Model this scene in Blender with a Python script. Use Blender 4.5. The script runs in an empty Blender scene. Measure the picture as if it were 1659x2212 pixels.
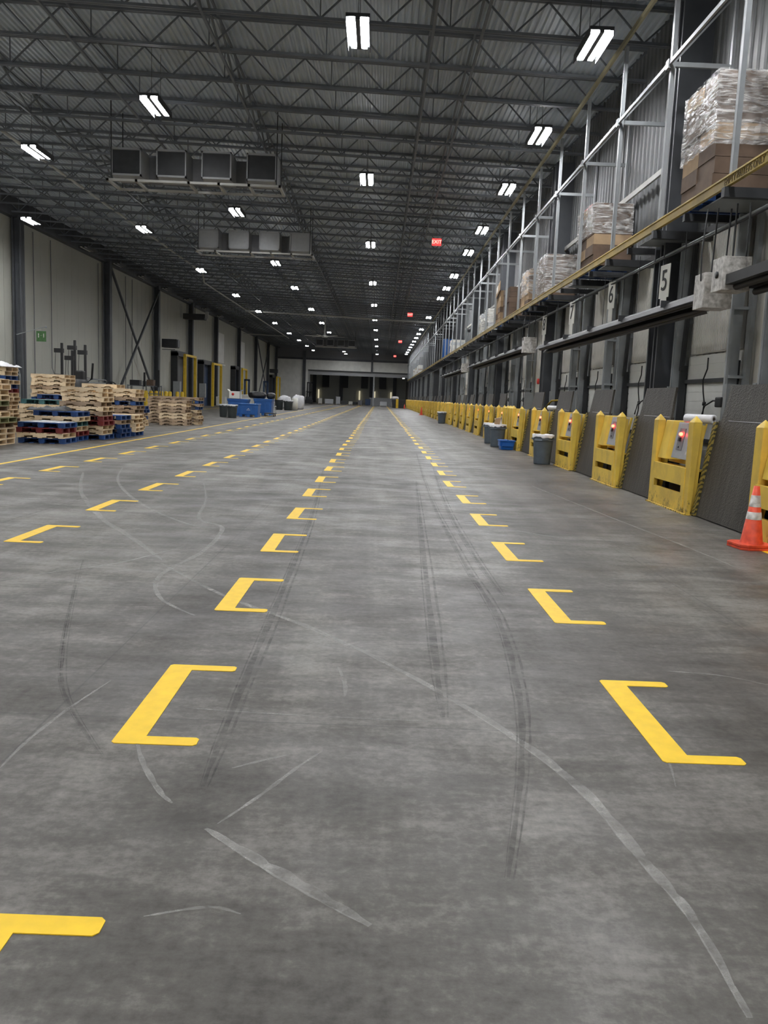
import bpy, bmesh, math, random
from mathutils import Vector, Matrix
random.seed(7)
S = bpy.context.scene
COL = S.collection

# ---------------------------------------------------------------- camera
CX, CY, F, ROLL, CH = 829.5, 1106.0, 1800.0, 0.040, 1.55
_r, _u = -19.3, 245.6
PITCH = math.atan(_u / F); YAW = math.atan(19.3 / F * math.cos(PITCH))
sy, cy, sp, cp = math.sin(YAW), math.cos(YAW), math.sin(PITCH), math.cos(PITCH)
R0 = Vector((cy, -sy, 0)); F0 = Vector((sy*cp, cy*cp, -sp)); U0 = Vector((sy*sp, cy*sp, cp))
ct, st = math.cos(ROLL), math.sin(ROLL)
CI = R0*ct + U0*st; CU = U0*ct - R0*st
cam = bpy.data.cameras.new('camera'); camo = bpy.data.objects.new('camera', cam); COL.objects.link(camo)
m = Matrix((( CI.x, CU.x, -F0.x, 0), (CI.y, CU.y, -F0.y, 0), (CI.z, CU.z, -F0.z, CH), (0, 0, 0, 1)))
camo.matrix_world = m
cam.sensor_fit = 'VERTICAL'; cam.sensor_height = 36; cam.lens = F/2212*36
cam.clip_start = 0.05; cam.clip_end = 500
S.camera = camo

# ---------------------------------------------------------------- world, exposure
w = bpy.data.worlds.new('world'); S.world = w; w.use_nodes = True
w.node_tree.nodes['Background'].inputs[0].default_value = (0.5, 0.55, 0.6, 1)
w.node_tree.nodes['Background'].inputs[1].default_value = 0.0
S.view_settings.view_transform = 'Standard'; S.view_settings.look = 'None'
S.view_settings.gamma = 1; S.view_settings.use_curve_mapping = False
S.view_settings.exposure = 1.8
LAMP = 60.0            # strength of every lit LED strip
LAMP_Z = 8.95

def ray(px, py):
    return (CI*(px-CX)/F + CU*(CY-py)/F + F0)
def G(px, py, z=0.0):                  # where the photographed floor point lies
    d = ray(px, py); t = (z-CH)/d.z
    return Vector((d.x*t, d.y*t, z))

# ---------------------------------------------------------------- helpers
_kids = {}
class MB:
    def __init__(s): s.v = []; s.f = []; s.sm = []
    def add(s, vs, fs, smooth=False):
        o = len(s.v); s.v += [tuple(v) for v in vs]
        for f in fs: s.f.append(tuple(i+o for i in f)); s.sm.append(smooth)
        return s
    def box(s, x0, x1, y0, y1, z0, z1):
        v = [(x0,y0,z0),(x1,y0,z0),(x1,y1,z0),(x0,y1,z0),(x0,y0,z1),(x1,y0,z1),(x1,y1,z1),(x0,y1,z1)]
        return s.add(v, [(0,3,2,1),(4,5,6,7),(0,1,5,4),(1,2,6,5),(2,3,7,6),(3,0,4,7)])
    def hexa(s, lo, hi):               # two quads joined
        return s.add(list(lo)+list(hi), [(0,3,2,1),(4,5,6,7),(0,1,5,4),(1,2,6,5),(2,3,7,6),(3,0,4,7)])
    def bar(s, a, b, w, h=None, n=4):  # beam from a to b; n=4 box, else tube
        a = Vector(a); b = Vector(b); d = (b-a).normalized()
        up = Vector((0,0,1)) if abs(d.z) < .95 else Vector((0,1,0))
        x = d.cross(up).normalized(); y = x.cross(d).normalized()
        h = w if h is None else h
        if n == 4: q = [(-.5,-.5),(.5,-.5),(.5,.5),(-.5,.5)]
        else: q = [(.5*math.cos(2*math.pi*i/n), .5*math.sin(2*math.pi*i/n)) for i in range(n)]
        vs = [a + x*w*p + y*h*r for p, r in q] + [b + x*w*p + y*h*r for p, r in q]
        fs = [(i, (i+1) % n, n+(i+1) % n, n+i) for i in range(n)]
        k = len(s.f)
        s.add(vs, fs, n > 4); s.add(vs[:n], [tuple(range(n-1, -1, -1))]); s.add(vs[n:], [tuple(range(n))])
        return s
    def lathe(s, prof, c=(0,0,0), n=24, sx=1, sy_=1):
        vs = []; fs = []
        for r, z in prof:
            for i in range(n):
                a = 2*math.pi*i/n; vs.append((c[0]+r*sx*math.cos(a), c[1]+r*sy_*math.sin(a), c[2]+z))
        for j in range(len(prof)-1):
            for i in range(n):
                fs.append((j*n+i, j*n+(i+1) % n, (j+1)*n+(i+1) % n, (j+1)*n+i))
        s.add(vs, fs, True)
        return s
    def tube(s, pts, r, n=8):
        pts = [Vector(p) for p in pts]; vs = []; fs = []
        for i, p in enumerate(pts):
            d = (pts[min(i+1, len(pts)-1)] - pts[max(i-1, 0)]).normalized()
            up = Vector((0,0,1)) if abs(d.z) < .9 else Vector((1,0,0))
            x = d.cross(up).normalized(); y = x.cross(d).normalized()
            for k in range(n):
                a = 2*math.pi*k/n; vs.append(p + x*r*math.cos(a) + y*r*math.sin(a))
        for i in range(len(pts)-1):
            for k in range(n): fs.append((i*n+k, i*n+(k+1) % n, (i+1)*n+(k+1) % n, (i+1)*n+k))
        s.add(vs, fs, True); s.add(vs[:n], [tuple(range(n))]); s.add(vs[-n:], [tuple(range(n))])
        return s
    def mesh(s, name, mat):
        me = bpy.data.meshes.new(name); me.from_pydata(s.v, [], s.f)
        me.polygons.foreach_set('use_smooth', s.sm); me.update()
        bm = bmesh.new(); bm.from_mesh(me); bmesh.ops.recalc_face_normals(bm, faces=bm.faces); bm.to_mesh(me); bm.free()
        if mat: me.materials.append(mat)
        return me
def obj(name, mb, mat, parent=None, loc=None, rz=0.0, bevel=0):
    me = mb.mesh(name, mat) if isinstance(mb, MB) else mb
    o = bpy.data.objects.new(name, me); COL.objects.link(o)
    if parent: o.parent = parent; _kids.setdefault(parent.name, []).append(o)
    if loc is not None: o.location = loc
    o.rotation_euler.z = rz
    if bevel:
        b = o.modifiers.new('bevel', 'BEVEL'); b.width = bevel; b.segments = 2; b.limit_method = 'ANGLE'
    return o
def tag(o, label, cat, group=None, kind=None):
    o['label'] = label; o['category'] = cat
    if group: o['group'] = group
    if kind: o['kind'] = kind
    return o
def thing(name, label, cat, loc=(0,0,0), rz=0, group=None):
    o = bpy.data.objects.new(name, None); COL.objects.link(o); o.empty_display_size = .2
    o.location = loc; o.rotation_euler.z = rz
    return tag(o, label, cat, group)
def struct(name, mb, mat, parent=None, **k):
    o = obj(name, mb, mat, parent, **k)
    if not parent: o['kind'] = 'structure'
    return o
def dup(o, loc=None, rz=None, label=None, group=None, parent=None):
    c = o.copy(); COL.objects.link(c)
    if parent is not None: c.parent = parent; _kids.setdefault(parent.name, []).append(c)
    if loc is not None: c.location = loc
    if rz is not None: c.rotation_euler.z = rz
    if label: c['label'] = label
    if group: c['group'] = group
    for ch in KIDS(o): dup(ch, parent=c)
    return c
def KIDS(o): return list(_kids.get(o.name, []))
ONES = 'zeroth first second third fourth fifth sixth seventh eighth ninth tenth eleventh twelfth thirteenth fourteenth fifteenth sixteenth seventeenth eighteenth nineteenth'.split()
TENS = {2:('twentieth','twenty'),3:('thirtieth','thirty'),4:('fortieth','forty'),5:('fiftieth','fifty'),6:('sixtieth','sixty'),7:('seventieth','seventy'),8:('eightieth','eighty')}
def ordw(n):
    if n < 20: return ONES[n]
    t, u = divmod(n, 10)
    return TENS[t][0] if u == 0 else TENS[t][1]+'-'+ONES[u]

# ---------------------------------------------------------------- materials
def mat(name, col, rough=.6, metal=0, noise=0, nscale=3, bump=0, bscale=20, emit=0, alpha=1, var=0, coords='Object', spec=.5, col2=None):
    m = bpy.data.materials.new(name); m.use_nodes = True; nt = m.node_tree; N = nt.nodes; L = nt.links
    b = N['Principled BSDF']; b.inputs['Base Color'].default_value = (*col, 1)
    b.inputs['Roughness'].default_value = rough; b.inputs['Metallic'].default_value = metal
    b.inputs['Specular IOR Level'].default_value = spec
    b.inputs['Alpha'].default_value = alpha
    if emit:
        b.inputs['Emission Color'].default_value = (*col, 1); b.inputs['Emission Strength'].default_value = emit
    tc = N.new('ShaderNodeTexCoord')
    if noise or col2:
        n = N.new('ShaderNodeTexNoise'); n.inputs['Scale'].default_value = nscale; n.inputs['Detail'].default_value = 5
        L.new(tc.outputs[coords], n.inputs['Vector'])
        cr = N.new('ShaderNodeValToRGB'); k = noise
        cr.color_ramp.elements[0].position = .3; cr.color_ramp.elements[1].position = .7
        c2 = col2 or tuple(c*(1-k) for c in col)
        c1 = col if col2 else tuple(min(1, c*(1+k*.5)) for c in col)
        cr.color_ramp.elements[0].color = (*c2, 1); cr.color_ramp.elements[1].color = (*c1, 1)
        L.new(n.outputs['Fac'], cr.inputs['Fac']); out = cr.outputs['Color']
        if var:
            oi = N.new('ShaderNodeObjectInfo'); hs = N.new('ShaderNodeHueSaturation')
            mr = N.new('ShaderNodeMapRange'); mr.inputs['To Min'].default_value = 1-var; mr.inputs['To Max'].default_value = 1+var
            L.new(oi.outputs['Random'], mr.inputs['Value']); L.new(mr.outputs['Result'], hs.inputs['Value'])
            L.new(out, hs.inputs['Color']); out = hs.outputs['Color']
        L.new(out, b.inputs['Base Color'])
    if bump:
        n2 = N.new('ShaderNodeTexNoise'); n2.inputs['Scale'].default_value = bscale; n2.inputs['Detail'].default_value = 4
        L.new(tc.outputs[coords], n2.inputs['Vector'])
        bp = N.new('ShaderNodeBump'); bp.inputs['Strength'].default_value = bump; bp.inputs['Distance'].default_value = .02
        L.new(n2.outputs['Fac'], bp.inputs['Height']); L.new(bp.outputs['Normal'], b.inputs['Normal'])
    return m
M = {}
M['deck'] = mat('roof_deck_galvanised', (.56,.62,.68), .5, .1, .12, 1)
M['joist'] = mat('joist_grey_primer', (.16,.175,.195), .6, 0, .2, 2)
M['column'] = mat('column_dark_grey_paint', (.075,.08,.09), .5, 0, .2, 2)
M['post'] = mat('galvanised_rack_steel', (.35,.37,.38), .45, .3, .1, 4)
M['dark'] = mat('dark_steel', (.035,.037,.04), .5, 0, .2, 5)
M['black'] = mat('black_plastic', (.012,.012,.013), .5, 0, .2, 9)
M['wall'] = mat('insulated_panel_grey', (.54,.54,.48), .6, 0, .06, .4)
M['white'] = mat('white_door_panel', (.84,.84,.80), .45, 0, .10, 1.5)
M['liner'] = mat('grey_upper_liner', (.17,.175,.18), .55, 0, .15, .6)
M['steel'] = mat('grey_door_steel', (.34,.36,.37), .5, .1, .15, 3)
M['beamdull'] = mat('faded_yellow_beam', (.36,.32,.19), .5, 0, .15, 2)
M['ribbed'] = mat('beige_ribbed_liner', (.76,.74,.69), .5, 0, .15, 2)
M['grey'] = mat('grey_enclosure', (.36,.37,.38), .45, 0, .08, 8)
M['greydark'] = mat('grey_plate', (.17,.17,.18), .5, 0, .1, 8)
M['pipe'] = mat('pale_pipe', (.5,.5,.47), .5, 0, .1, 3)
M['beam'] = mat('yellow_rack_beam', (.62,.43,.07), .45, 0, .3, 1.6, col2=(.34,.25,.07))
M['post_y'] = mat('safety_yellow', (.78,.52,.03), .5, 0, .15, 3)
M['line'] = mat('yellow_floor_tape', (.93,.60,.015), .5, 0, .12, 9, coords='Object')
M['wood'] = mat('raw_pallet_wood', (.86,.69,.46), .75, 0, 0, 5, .3, 40, var=.16, col2=(.68,.52,.33))
M['brown'] = mat('weathered_pallet_wood', (.46,.34,.23), .8, 0, 0, 5, .3, 40, var=.25, col2=(.28,.20,.13))
M['blue'] = mat('blue_pallet_paint', (.012,.07,.25), .6, 0, 0, 4, .2, 30, var=.3, col2=(.01,.035,.12))
M['red'] = mat('red_pallet_paint', (.22,.022,.02), .65, 0, 0, 4, .2, 30, var=.2, col2=(.12,.02,.02))
M['teal'] = mat('teal_pallet_paint', (.06,.18,.19), .65, 0, 0, 4, .2, 30, var=.15, col2=(.03,.10,.11))
M['green'] = mat('green_edged_pallet_wood', (.30,.30,.14), .7, 0, 0, 5, .3, 40, var=.15, col2=(.2,.2,.1))
M['binblue'] = mat('blue_bin_plastic', (.02,.12,.40), .4, 0, .12, 3)
M['toteblue'] = mat('blue_tote_plastic', (.01,.11,.42), .35, 0, .12, 6)
M['can'] = mat('slate_bin_plastic', (.10,.125,.15), .45, 0, .15, 6)
M['candark'] = mat('dark_bin_plastic', (.05,.06,.06), .45, 0, .15, 6)
M['bag'] = mat('white_bin_liner', (.72,.72,.74), .35, 0, .1, 9, .5, 14)
M['bagblack'] = mat('black_bin_bag', (.012,.012,.013), .3, 0, .1, 9, .8, 9)
M['film'] = mat('clouded_film', (.62,.64,.66), .22, 0, .1, 9, .8, 12)
M['orange'] = mat('cone_orange', (.85,.09,.03), .5, 0, .2, 12, col2=(.55,.05,.02))
M['sleeve'] = mat('reflective_sleeve', (.72,.70,.66), .4, 0, 0, 14, col2=(.30,.28,.25))
M['card'] = mat('cardboard', (.42,.29,.17), .75, 0, .15, 4)
M['carddark'] = mat('brown_carton', (.14,.09,.06), .7, 0, .25, 4)
M['signwhite'] = mat('sign_white', (.75,.74,.68), .5)
M['ink'] = mat('sign_ink', (.02,.02,.02), .6)
M['beamink'] = mat('beam_lettering', (.16,.11,.03), .6)
M['signgreen'] = mat('green_sign', (.05,.13,.04), .5, 0, .2, 8)
M['doorblue'] = mat('blue_rubber_door', (.03,.06,.13), .5, 0, .2, 3)
M['lamp'] = mat('led_strip', (.97,.98,1.0), .5, emit=LAMP)
M['lampoff'] = mat('unlit_lens', (.5,.5,.47), .5)
M['redled'] = mat('red_indicator', (1,.03,.015), .5, emit=9)
M['blueled'] = mat('blue_indicator', (.05,.15,1), .5, emit=4)
M['exitred'] = mat('exit_face_red', (.75,.03,.03), .5, emit=.7)
M['exitletter'] = mat('exit_letters', (1,.25,.2), .5, emit=1.3)
M['dockglow'] = mat('dock_lit_strip', (.8,.72,.5), .5, emit=.2)  # faint emission stands in for light in the dock door gaps
M['rust'] = mat('rusty_fire_box', (.10,.03,.02), .7, 0, .3, 4)
M['redbell'] = mat('red_plastic', (.7,.05,.04), .5)

def floor_material():
    m = bpy.data.materials.new('polished_concrete'); m.use_nodes = True; nt = m.node_tree; N = nt.nodes; L = nt.links
    b = N['Principled BSDF']; tc = N.new('ShaderNodeTexCoord')
    def noise(scale, detail=6, rough=.6, sx=1, sy_=1, dist=0):
        mp = N.new('ShaderNodeMapping'); mp.inputs['Scale'].default_value = (sx, sy_, 1); L.new(tc.outputs['Object'], mp.inputs['Vector'])
        n = N.new('ShaderNodeTexNoise'); n.inputs['Scale'].default_value = scale; n.inputs['Detail'].default_value = detail
        n.inputs['Roughness'].default_value = rough; n.inputs['Distortion'].default_value = dist
        L.new(mp.outputs['Vector'], n.inputs['Vector']); return n.outputs['Fac']
    def ramp(f, p0, c0, p1, c1):
        r = N.new('ShaderNodeValToRGB'); r.color_ramp.elements[0].position = p0; r.color_ramp.elements[1].position = p1
        r.color_ramp.elements[0].color = (*c0, 1); r.color_ramp.elements[1].color = (*c1, 1); L.new(f, r.inputs['Fac']); return r.outputs['Color']
    def mix(a, bb, fac, mode='MULTIPLY'):
        x = N.new('ShaderNodeMix'); x.data_type = 'RGBA'; x.blend_type = mode
        if isinstance(fac, float): x.inputs['Factor'].default_value = fac
        else: L.new(fac, x.inputs['Factor'])
        L.new(a, x.inputs['A']); L.new(bb, x.inputs['B']); return x.outputs['Result']
    acc = None
    for gain, f in ((2.2, noise(.45, 6, .6, 1, .8)), (1.25, noise(1.7, 8, .65, .5, 1.6, .3)), (1.1, noise(5.0, 8, .7, .4, 1.5)), (1.3, noise(22, 6, .7)), (1.3, noise(2.2, 5, .6, 1, .05))):
        q = N.new('ShaderNodeMath'); q.operation = 'MULTIPLY_ADD'; L.new(f, q.inputs[0]); q.inputs[1].default_value = gain; q.inputs[2].default_value = -.5*gain
        if acc is None: acc = q.outputs[0]
        else:
            ad = N.new('ShaderNodeMath'); ad.operation = 'ADD'; L.new(acc, ad.inputs[0]); L.new(q.outputs[0], ad.inputs[1]); acc = ad.outputs[0]
    ad = N.new('ShaderNodeMath'); ad.operation = 'ADD'; ad.inputs[1].default_value = .5; L.new(acc, ad.inputs[0])
    r = N.new('ShaderNodeValToRGB'); r.color_ramp.elements[0].position = 0; r.color_ramp.elements[1].position = 1
    r.color_ramp.elements[0].color = (.040,.035,.029,1); r.color_ramp.elements[1].color = (.200,.188,.168,1)
    e = r.color_ramp.elements.new(.5); e.color = (.092,.085,.074,1); L.new(ad.outputs[0], r.inputs['Fac']); c = r.outputs['Color']
    # saw-cut joints
    sep = N.new('ShaderNodeSeparateXYZ'); L.new(tc.outputs['Object'], sep.inputs[0])
    def joint(axis, period, off):
        a = N.new('ShaderNodeMath'); a.operation = 'ADD'; a.inputs[1].default_value = off; L.new(sep.outputs[axis], a.inputs[0])
        p = N.new('ShaderNodeMath'); p.operation = 'PINGPONG'; p.inputs[1].default_value = period/2; L.new(a.outputs[0], p.inputs[0])
        l = N.new('ShaderNodeMath'); l.operation = 'LESS_THAN'; l.inputs[1].default_value = .005; L.new(p.outputs[0], l.inputs[0]); return l.outputs[0]
    mx = N.new('ShaderNodeMath'); mx.operation = 'MAXIMUM'; L.new(joint('X', 4.2, 1.5), mx.inputs[0]); L.new(joint('Y', 4.2, .4), mx.inputs[1])
    dk = N.new('ShaderNodeMath'); dk.operation = 'MULTIPLY'; dk.inputs[1].default_value = .45; L.new(mx.outputs[0], dk.inputs[0])
    bl = N.new('ShaderNodeRGB'); bl.outputs[0].default_value = (.03,.03,.03,1)
    c = mix(c, bl.outputs[0], dk.outputs[0], 'MIX')
    L.new(c, b.inputs['Base Color'])
    rr = ramp(noise(1.1, 6, .7, 1, 1.5), .35, (.37,.37,.37), .65, (.60,.60,.60))
    L.new(rr, b.inputs['Roughness']); b.inputs['Specular IOR Level'].default_value = .45
    bp = N.new('ShaderNodeBump'); bp.inputs['Strength'].default_value = .12; bp.inputs['Distance'].default_value = .01
    L.new(noise(14, 6, .7), bp.inputs['Height']); L.new(bp.outputs['Normal'], b.inputs['Normal'])
    return m
M['floor'] = floor_material()

def guard_material():                  # chipped yellow paint, black scuffs near the floor
    m = bpy.data.materials.new('scuffed_yellow_guard'); m.use_nodes = True; nt = m.node_tree; N = nt.nodes; L = nt.links
    b = N['Principled BSDF']; b.inputs['Roughness'].default_value = .48
    tc = N.new('ShaderNodeTexCoord'); sep = N.new('ShaderNodeSeparateXYZ'); L.new(tc.outputs['Object'], sep.inputs[0])
    oi = N.new('ShaderNodeObjectInfo'); ad = N.new('ShaderNodeVectorMath'); ad.operation = 'ADD'
    sc = N.new('ShaderNodeMath'); sc.operation = 'MULTIPLY'; sc.inputs[1].default_value = 40; L.new(oi.outputs['Random'], sc.inputs[0])
    L.new(tc.outputs['Object'], ad.inputs[0]); L.new(sc.outputs[0], ad.inputs[1])
    mp = N.new('ShaderNodeMapping'); mp.inputs['Scale'].default_value = (1,1,.45); L.new(ad.outputs[0], mp.inputs['Vector'])
    n = N.new('ShaderNodeTexNoise'); n.inputs['Scale'].default_value = 16; n.inputs['Detail'].default_value = 8; n.inputs['Roughness'].default_value = .8
    L.new(mp.outputs[0], n.inputs['Vector'])
    mr = N.new('ShaderNodeMapRange'); mr.inputs['From Min'].default_value = 0; mr.inputs['From Max'].default_value = .5
    mr.inputs['To Min'].default_value = .475; mr.inputs['To Max'].default_value = .72; L.new(sep.outputs['Z'], mr.inputs['Value'])
    sb = N.new('ShaderNodeMath'); sb.operation = 'SUBTRACT'; L.new(n.outputs['Fac'], sb.inputs[0]); L.new(mr.outputs[0], sb.inputs[1])
    mu = N.new('ShaderNodeMath'); mu.operation = 'MULTIPLY'; mu.inputs[1].default_value = 12; mu.use_clamp = True; L.new(sb.outputs[0], mu.inputs[0])
    n2 = N.new('ShaderNodeTexNoise'); n2.inputs['Scale'].default_value = 3; n2.inputs['Detail'].default_value = 6; L.new(ad.outputs[0], n2.inputs['Vector'])
    cr = N.new('ShaderNodeValToRGB'); cr.color_ramp.elements[0].position = .35; cr.color_ramp.elements[1].position = .6
    cr.color_ramp.elements[0].color = (.66,.45,.08,1); cr.color_ramp.elements[1].color = (.84,.58,.085,1); L.new(n2.outputs['Fac'], cr.inputs['Fac'])
    x = N.new('ShaderNodeMix'); x.data_type = 'RGBA'; L.new(mu.outputs[0], x.inputs['Factor']); L.new(cr.outputs[0], x.inputs['A'])
    x.inputs['B'].default_value = (.06,.045,.02,1); L.new(x.outputs['Result'], b.inputs['Base Color'])
    return m
M['guard'] = guard_material()

def plate_material():
    m = bpy.data.materials.new('worn_tread_plate'); m.use_nodes = True; nt = m.node_tree; N = nt.nodes; L = nt.links
    b = N['Principled BSDF']; b.inputs['Roughness'].default_value = .5; b.inputs['Metallic'].default_value = .25
    tc = N.new('ShaderNodeTexCoord'); mp = N.new('ShaderNodeMapping'); mp.inputs['Scale'].default_value = (1, 6, .4); L.new(tc.outputs['Object'], mp.inputs['Vector'])
    n = N.new('ShaderNodeTexNoise'); n.inputs['Scale'].default_value = 2; n.inputs['Detail'].default_value = 8; L.new(mp.outputs[0], n.inputs['Vector'])
    cr = N.new('ShaderNodeValToRGB'); cr.color_ramp.elements[0].position = .35; cr.color_ramp.elements[1].position = .7
    cr.color_ramp.elements[0].color = (.045,.040,.034,1); cr.color_ramp.elements[1].color = (.085,.077,.066,1); L.new(n.outputs['Fac'], cr.inputs['Fac'])
    L.new(cr.outputs[0], b.inputs['Base Color'])
    v = N.new('ShaderNodeTexVoronoi'); v.inputs['Scale'].default_value = 38; L.new(tc.outputs['Object'], v.inputs['Vector'])
    bp = N.new('ShaderNodeBump'); bp.inputs['Strength'].default_value = .35; bp.inputs['Distance'].default_value = .01
    L.new(v.outputs['Distance'], bp.inputs['Height']); L.new(bp.outputs['Normal'], b.inputs['Normal'])
    return m
M['plate'] = plate_material()

def hazard_material():
    m = bpy.data.materials.new('worn_hazard_stripes'); m.use_nodes = True; nt = m.node_tree; N = nt.nodes; L = nt.links
    b = N['Principled BSDF']; tc = N.new('ShaderNodeTexCoord'); mp = N.new('ShaderNodeMapping')
    mp.inputs['Rotation'].default_value = (.7, 0, 0); L.new(tc.outputs['Object'], mp.inputs['Vector'])
    wv = N.new('ShaderNodeTexWave'); wv.bands_direction = 'Z'; wv.inputs['Scale'].default_value = 5; wv.inputs['Distortion'].default_value = 9
    wv.inputs['Detail'].default_value = 3; L.new(mp.outputs[0], wv.inputs['Vector'])
    cr = N.new('ShaderNodeValToRGB'); cr.color_ramp.elements[0].position = .45; cr.color_ramp.elements[1].position = .55
    cr.color_ramp.elements[0].color = (.05,.045,.02,1); cr.color_ramp.elements[1].color = (.32,.24,.05,1)
    L.new(wv.outputs['Fac'], cr.inputs['Fac']); L.new(cr.outputs[0], b.inputs['Base Color'])
    return m
M['hazard'] = hazard_material()

def wrap_material():                   # clear wrinkled stretch film, its highlights painted as whitish streaks
    m = bpy.data.materials.new('stretch_film'); m.use_nodes = True; nt = m.node_tree; N = nt.nodes; L = nt.links
    b = N['Principled BSDF']; b.inputs['Base Color'].default_value = (.88,.87,.85,1); b.inputs['Roughness'].default_value = .14
    b.inputs['Specular IOR Level'].default_value = .9
    tc = N.new('ShaderNodeTexCoord'); mp = N.new('ShaderNodeMapping'); mp.inputs['Scale'].default_value = (.8, 1.0, 5); mp.inputs['Rotation'].default_value = (.55, .35, 0)
    L.new(tc.outputs['Object'], mp.inputs['Vector'])
    n = N.new('ShaderNodeTexNoise'); n.inputs['Scale'].default_value = 3; n.inputs['Detail'].default_value = 6; n.inputs['Distortion'].default_value = 1.2; L.new(mp.outputs[0], n.inputs['Vector'])
    cr = N.new('ShaderNodeValToRGB'); cr.color_ramp.elements[0].position = .4; cr.color_ramp.elements[1].position = .62
    cr.color_ramp.elements[0].color = (.14,)*3+(1,); cr.color_ramp.elements[1].color = (.58,)*3+(1,)
    L.new(n.outputs['Fac'], cr.inputs['Fac']); L.new(cr.outputs[0], b.inputs['Alpha'])
    bp = N.new('ShaderNodeBump'); bp.inputs['Strength'].default_value = 1; bp.inputs['Distance'].default_value = .06
    L.new(n.outputs['Fac'], bp.inputs['Height']); L.new(bp.outputs['Normal'], b.inputs['Normal'])
    return m
M['wrap'] = wrap_material()

def scuff_material(name, col, amount):
    m = bpy.data.materials.new(name); m.use_nodes = True; nt = m.node_tree; N = nt.nodes; L = nt.links
    b = N['Principled BSDF']; b.inputs['Base Color'].default_value = (*col, 1); b.inputs['Roughness'].default_value = .55
    tc = N.new('ShaderNodeTexCoord'); n = N.new('ShaderNodeTexNoise'); n.inputs['Scale'].default_value = 6; n.inputs['Detail'].default_value = 8; n.inputs['Roughness'].default_value = .75
    L.new(tc.outputs['Object'], n.inputs['Vector'])
    mr = N.new('ShaderNodeMapRange'); mr.inputs['From Min'].default_value = .38; mr.inputs['From Max'].default_value = .65
    mr.inputs['To Min'].default_value = 0; mr.inputs['To Max'].default_value = amount; L.new(n.outputs['Fac'], mr.inputs['Value']); L.new(mr.outputs[0], b.inputs['Alpha'])
    return m
M['scuff'] = scuff_material('pale_tyre_scuff', (.46,.45,.42), .6)
M['rubber'] = scuff_material('dark_tyre_mark', (.045,.043,.04), .42)

# ================================================================ THE BUILDING
XL, XR, Y0, Y1, Y2 = -18.9, 6.05, -24.0, 155.0, 196.0
def roof(x): return 9.40 - .03*x       # underside of the joists
struct('floor', MB().box(XL-.3, XR+.3, Y0, Y2, -.3, 0), M['floor'])
# corrugated roof deck, flutes run down the hall
mb = MB(); vs = []; fs = []; x = XL-.3; i = 0; pts = []
while x < XR+.3:
    for dx, dz in ((0,0),(.05,0),(.075,.05),(.13,.05)): pts.append((x+dx, roof(x)+.80+dz))
    x += .155
n = len(pts)
mb.add([(a, Y0, z) for a, z in pts]+[(a, Y2, z) for a, z in pts], [(k, k+1, n+k+1, n+k) for k in range(n-1)])
struct('ceiling', mb, M['deck'])
struct('trim_1', MB().hexa([(XL-.3,Y0,roof(XL)+1.0),(XR+.3,Y0,roof(XR)+1.0),(XR+.3,Y2,roof(XR)+1.0),(XL-.3,Y2,roof(XL)+1.0)],
       [(XL-.3,Y0,roof(XL)+1.2),(XR+.3,Y0,roof(XR)+1.2),(XR+.3,Y2,roof(XR)+1.2),(XL-.3,Y2,roof(XL)+1.2)]), M['deck'])
# open-web joists, one mesh shared
def joist_mesh():
    mb = MB(); a, b = XL, XR
    def p(x, t): return (x, 0, roof(x)+t)
    for sy_ in (-.04, .04):
        mb.bar((a, sy_, roof(a)+.03), (b, sy_, roof(b)+.03), .05, .06)
        mb.bar((a, sy_, roof(a)+.75), (b, sy_, roof(b)+.75), .055, .07)
    n = 18; st_ = (b-a)/n
    for k in range(n):
        x0 = a+k*st_
        mb.bar(p(x0, .72), p(x0+st_/2, .05), .035); mb.bar(p(x0+st_/2, .05), p(x0+st_, .72), .035)
        if k % 2 == 0: mb.bar(p(x0+st_/2, .05), p(x0+st_/2, .72), .025)
    return mb.mesh('roof_joist', M['joist'])
jm = joist_mesh()
y = 5.0
while y < Y1:
    o = obj('roof_joist', jm, None, loc=(0, y, 0)); o['kind'] = 'structure'; y += 2.0
y = -22.6
while y < 5: o = obj('roof_joist', jm, None, loc=(0, y, 0)); o['kind'] = 'structure'; y += 4.0
# bridging and girders running down the hall
for gx, kind in ((-15.2,'b'),(-11.0,'x'),(-7.6,'b'),(-4.1,'x'),(.85,'g'),(1.9,'b')):
    mb = MB(); z = roof(gx)
    mb.bar((gx, 3, z+.02), (gx, Y1, z+.02), .06, .06); mb.bar((gx, 3, z+.7), (gx, Y1, z+.7), .05, .05)
    if kind != 'b':
        y = 5.0
        while y < 90:
            mb.bar((gx, y, z+.05), (gx, y+2, z+.7), .045); mb.bar((gx, y, z+.7), (gx, y+2, z+.05), .045); y += 2
    o = struct('roof_bridging', mb, M['joist'])
# left wall: joined insulated panels
mb = MB(); y = Y0
while y < Y1:
    mb.box(XL-.15, XL, y+.008, min(y+1.14, Y1), 0, roof(XL)+.9); mb.box(XL-.15, XL-.012, y-.01, y+.01, 0, roof(XL)+.9); y += 1.15
struct('wall_left', mb, M['wall'])
struct('baseboard_left', MB().box(XL, XL+.12, Y0, Y1, 0, .22), M['wall'])
# eave girder
struct('trim_2', MB().box(XL, XL+.35, Y0, Y1, roof(XL)-.18, roof(XL)+.8), M['column'])
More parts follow.
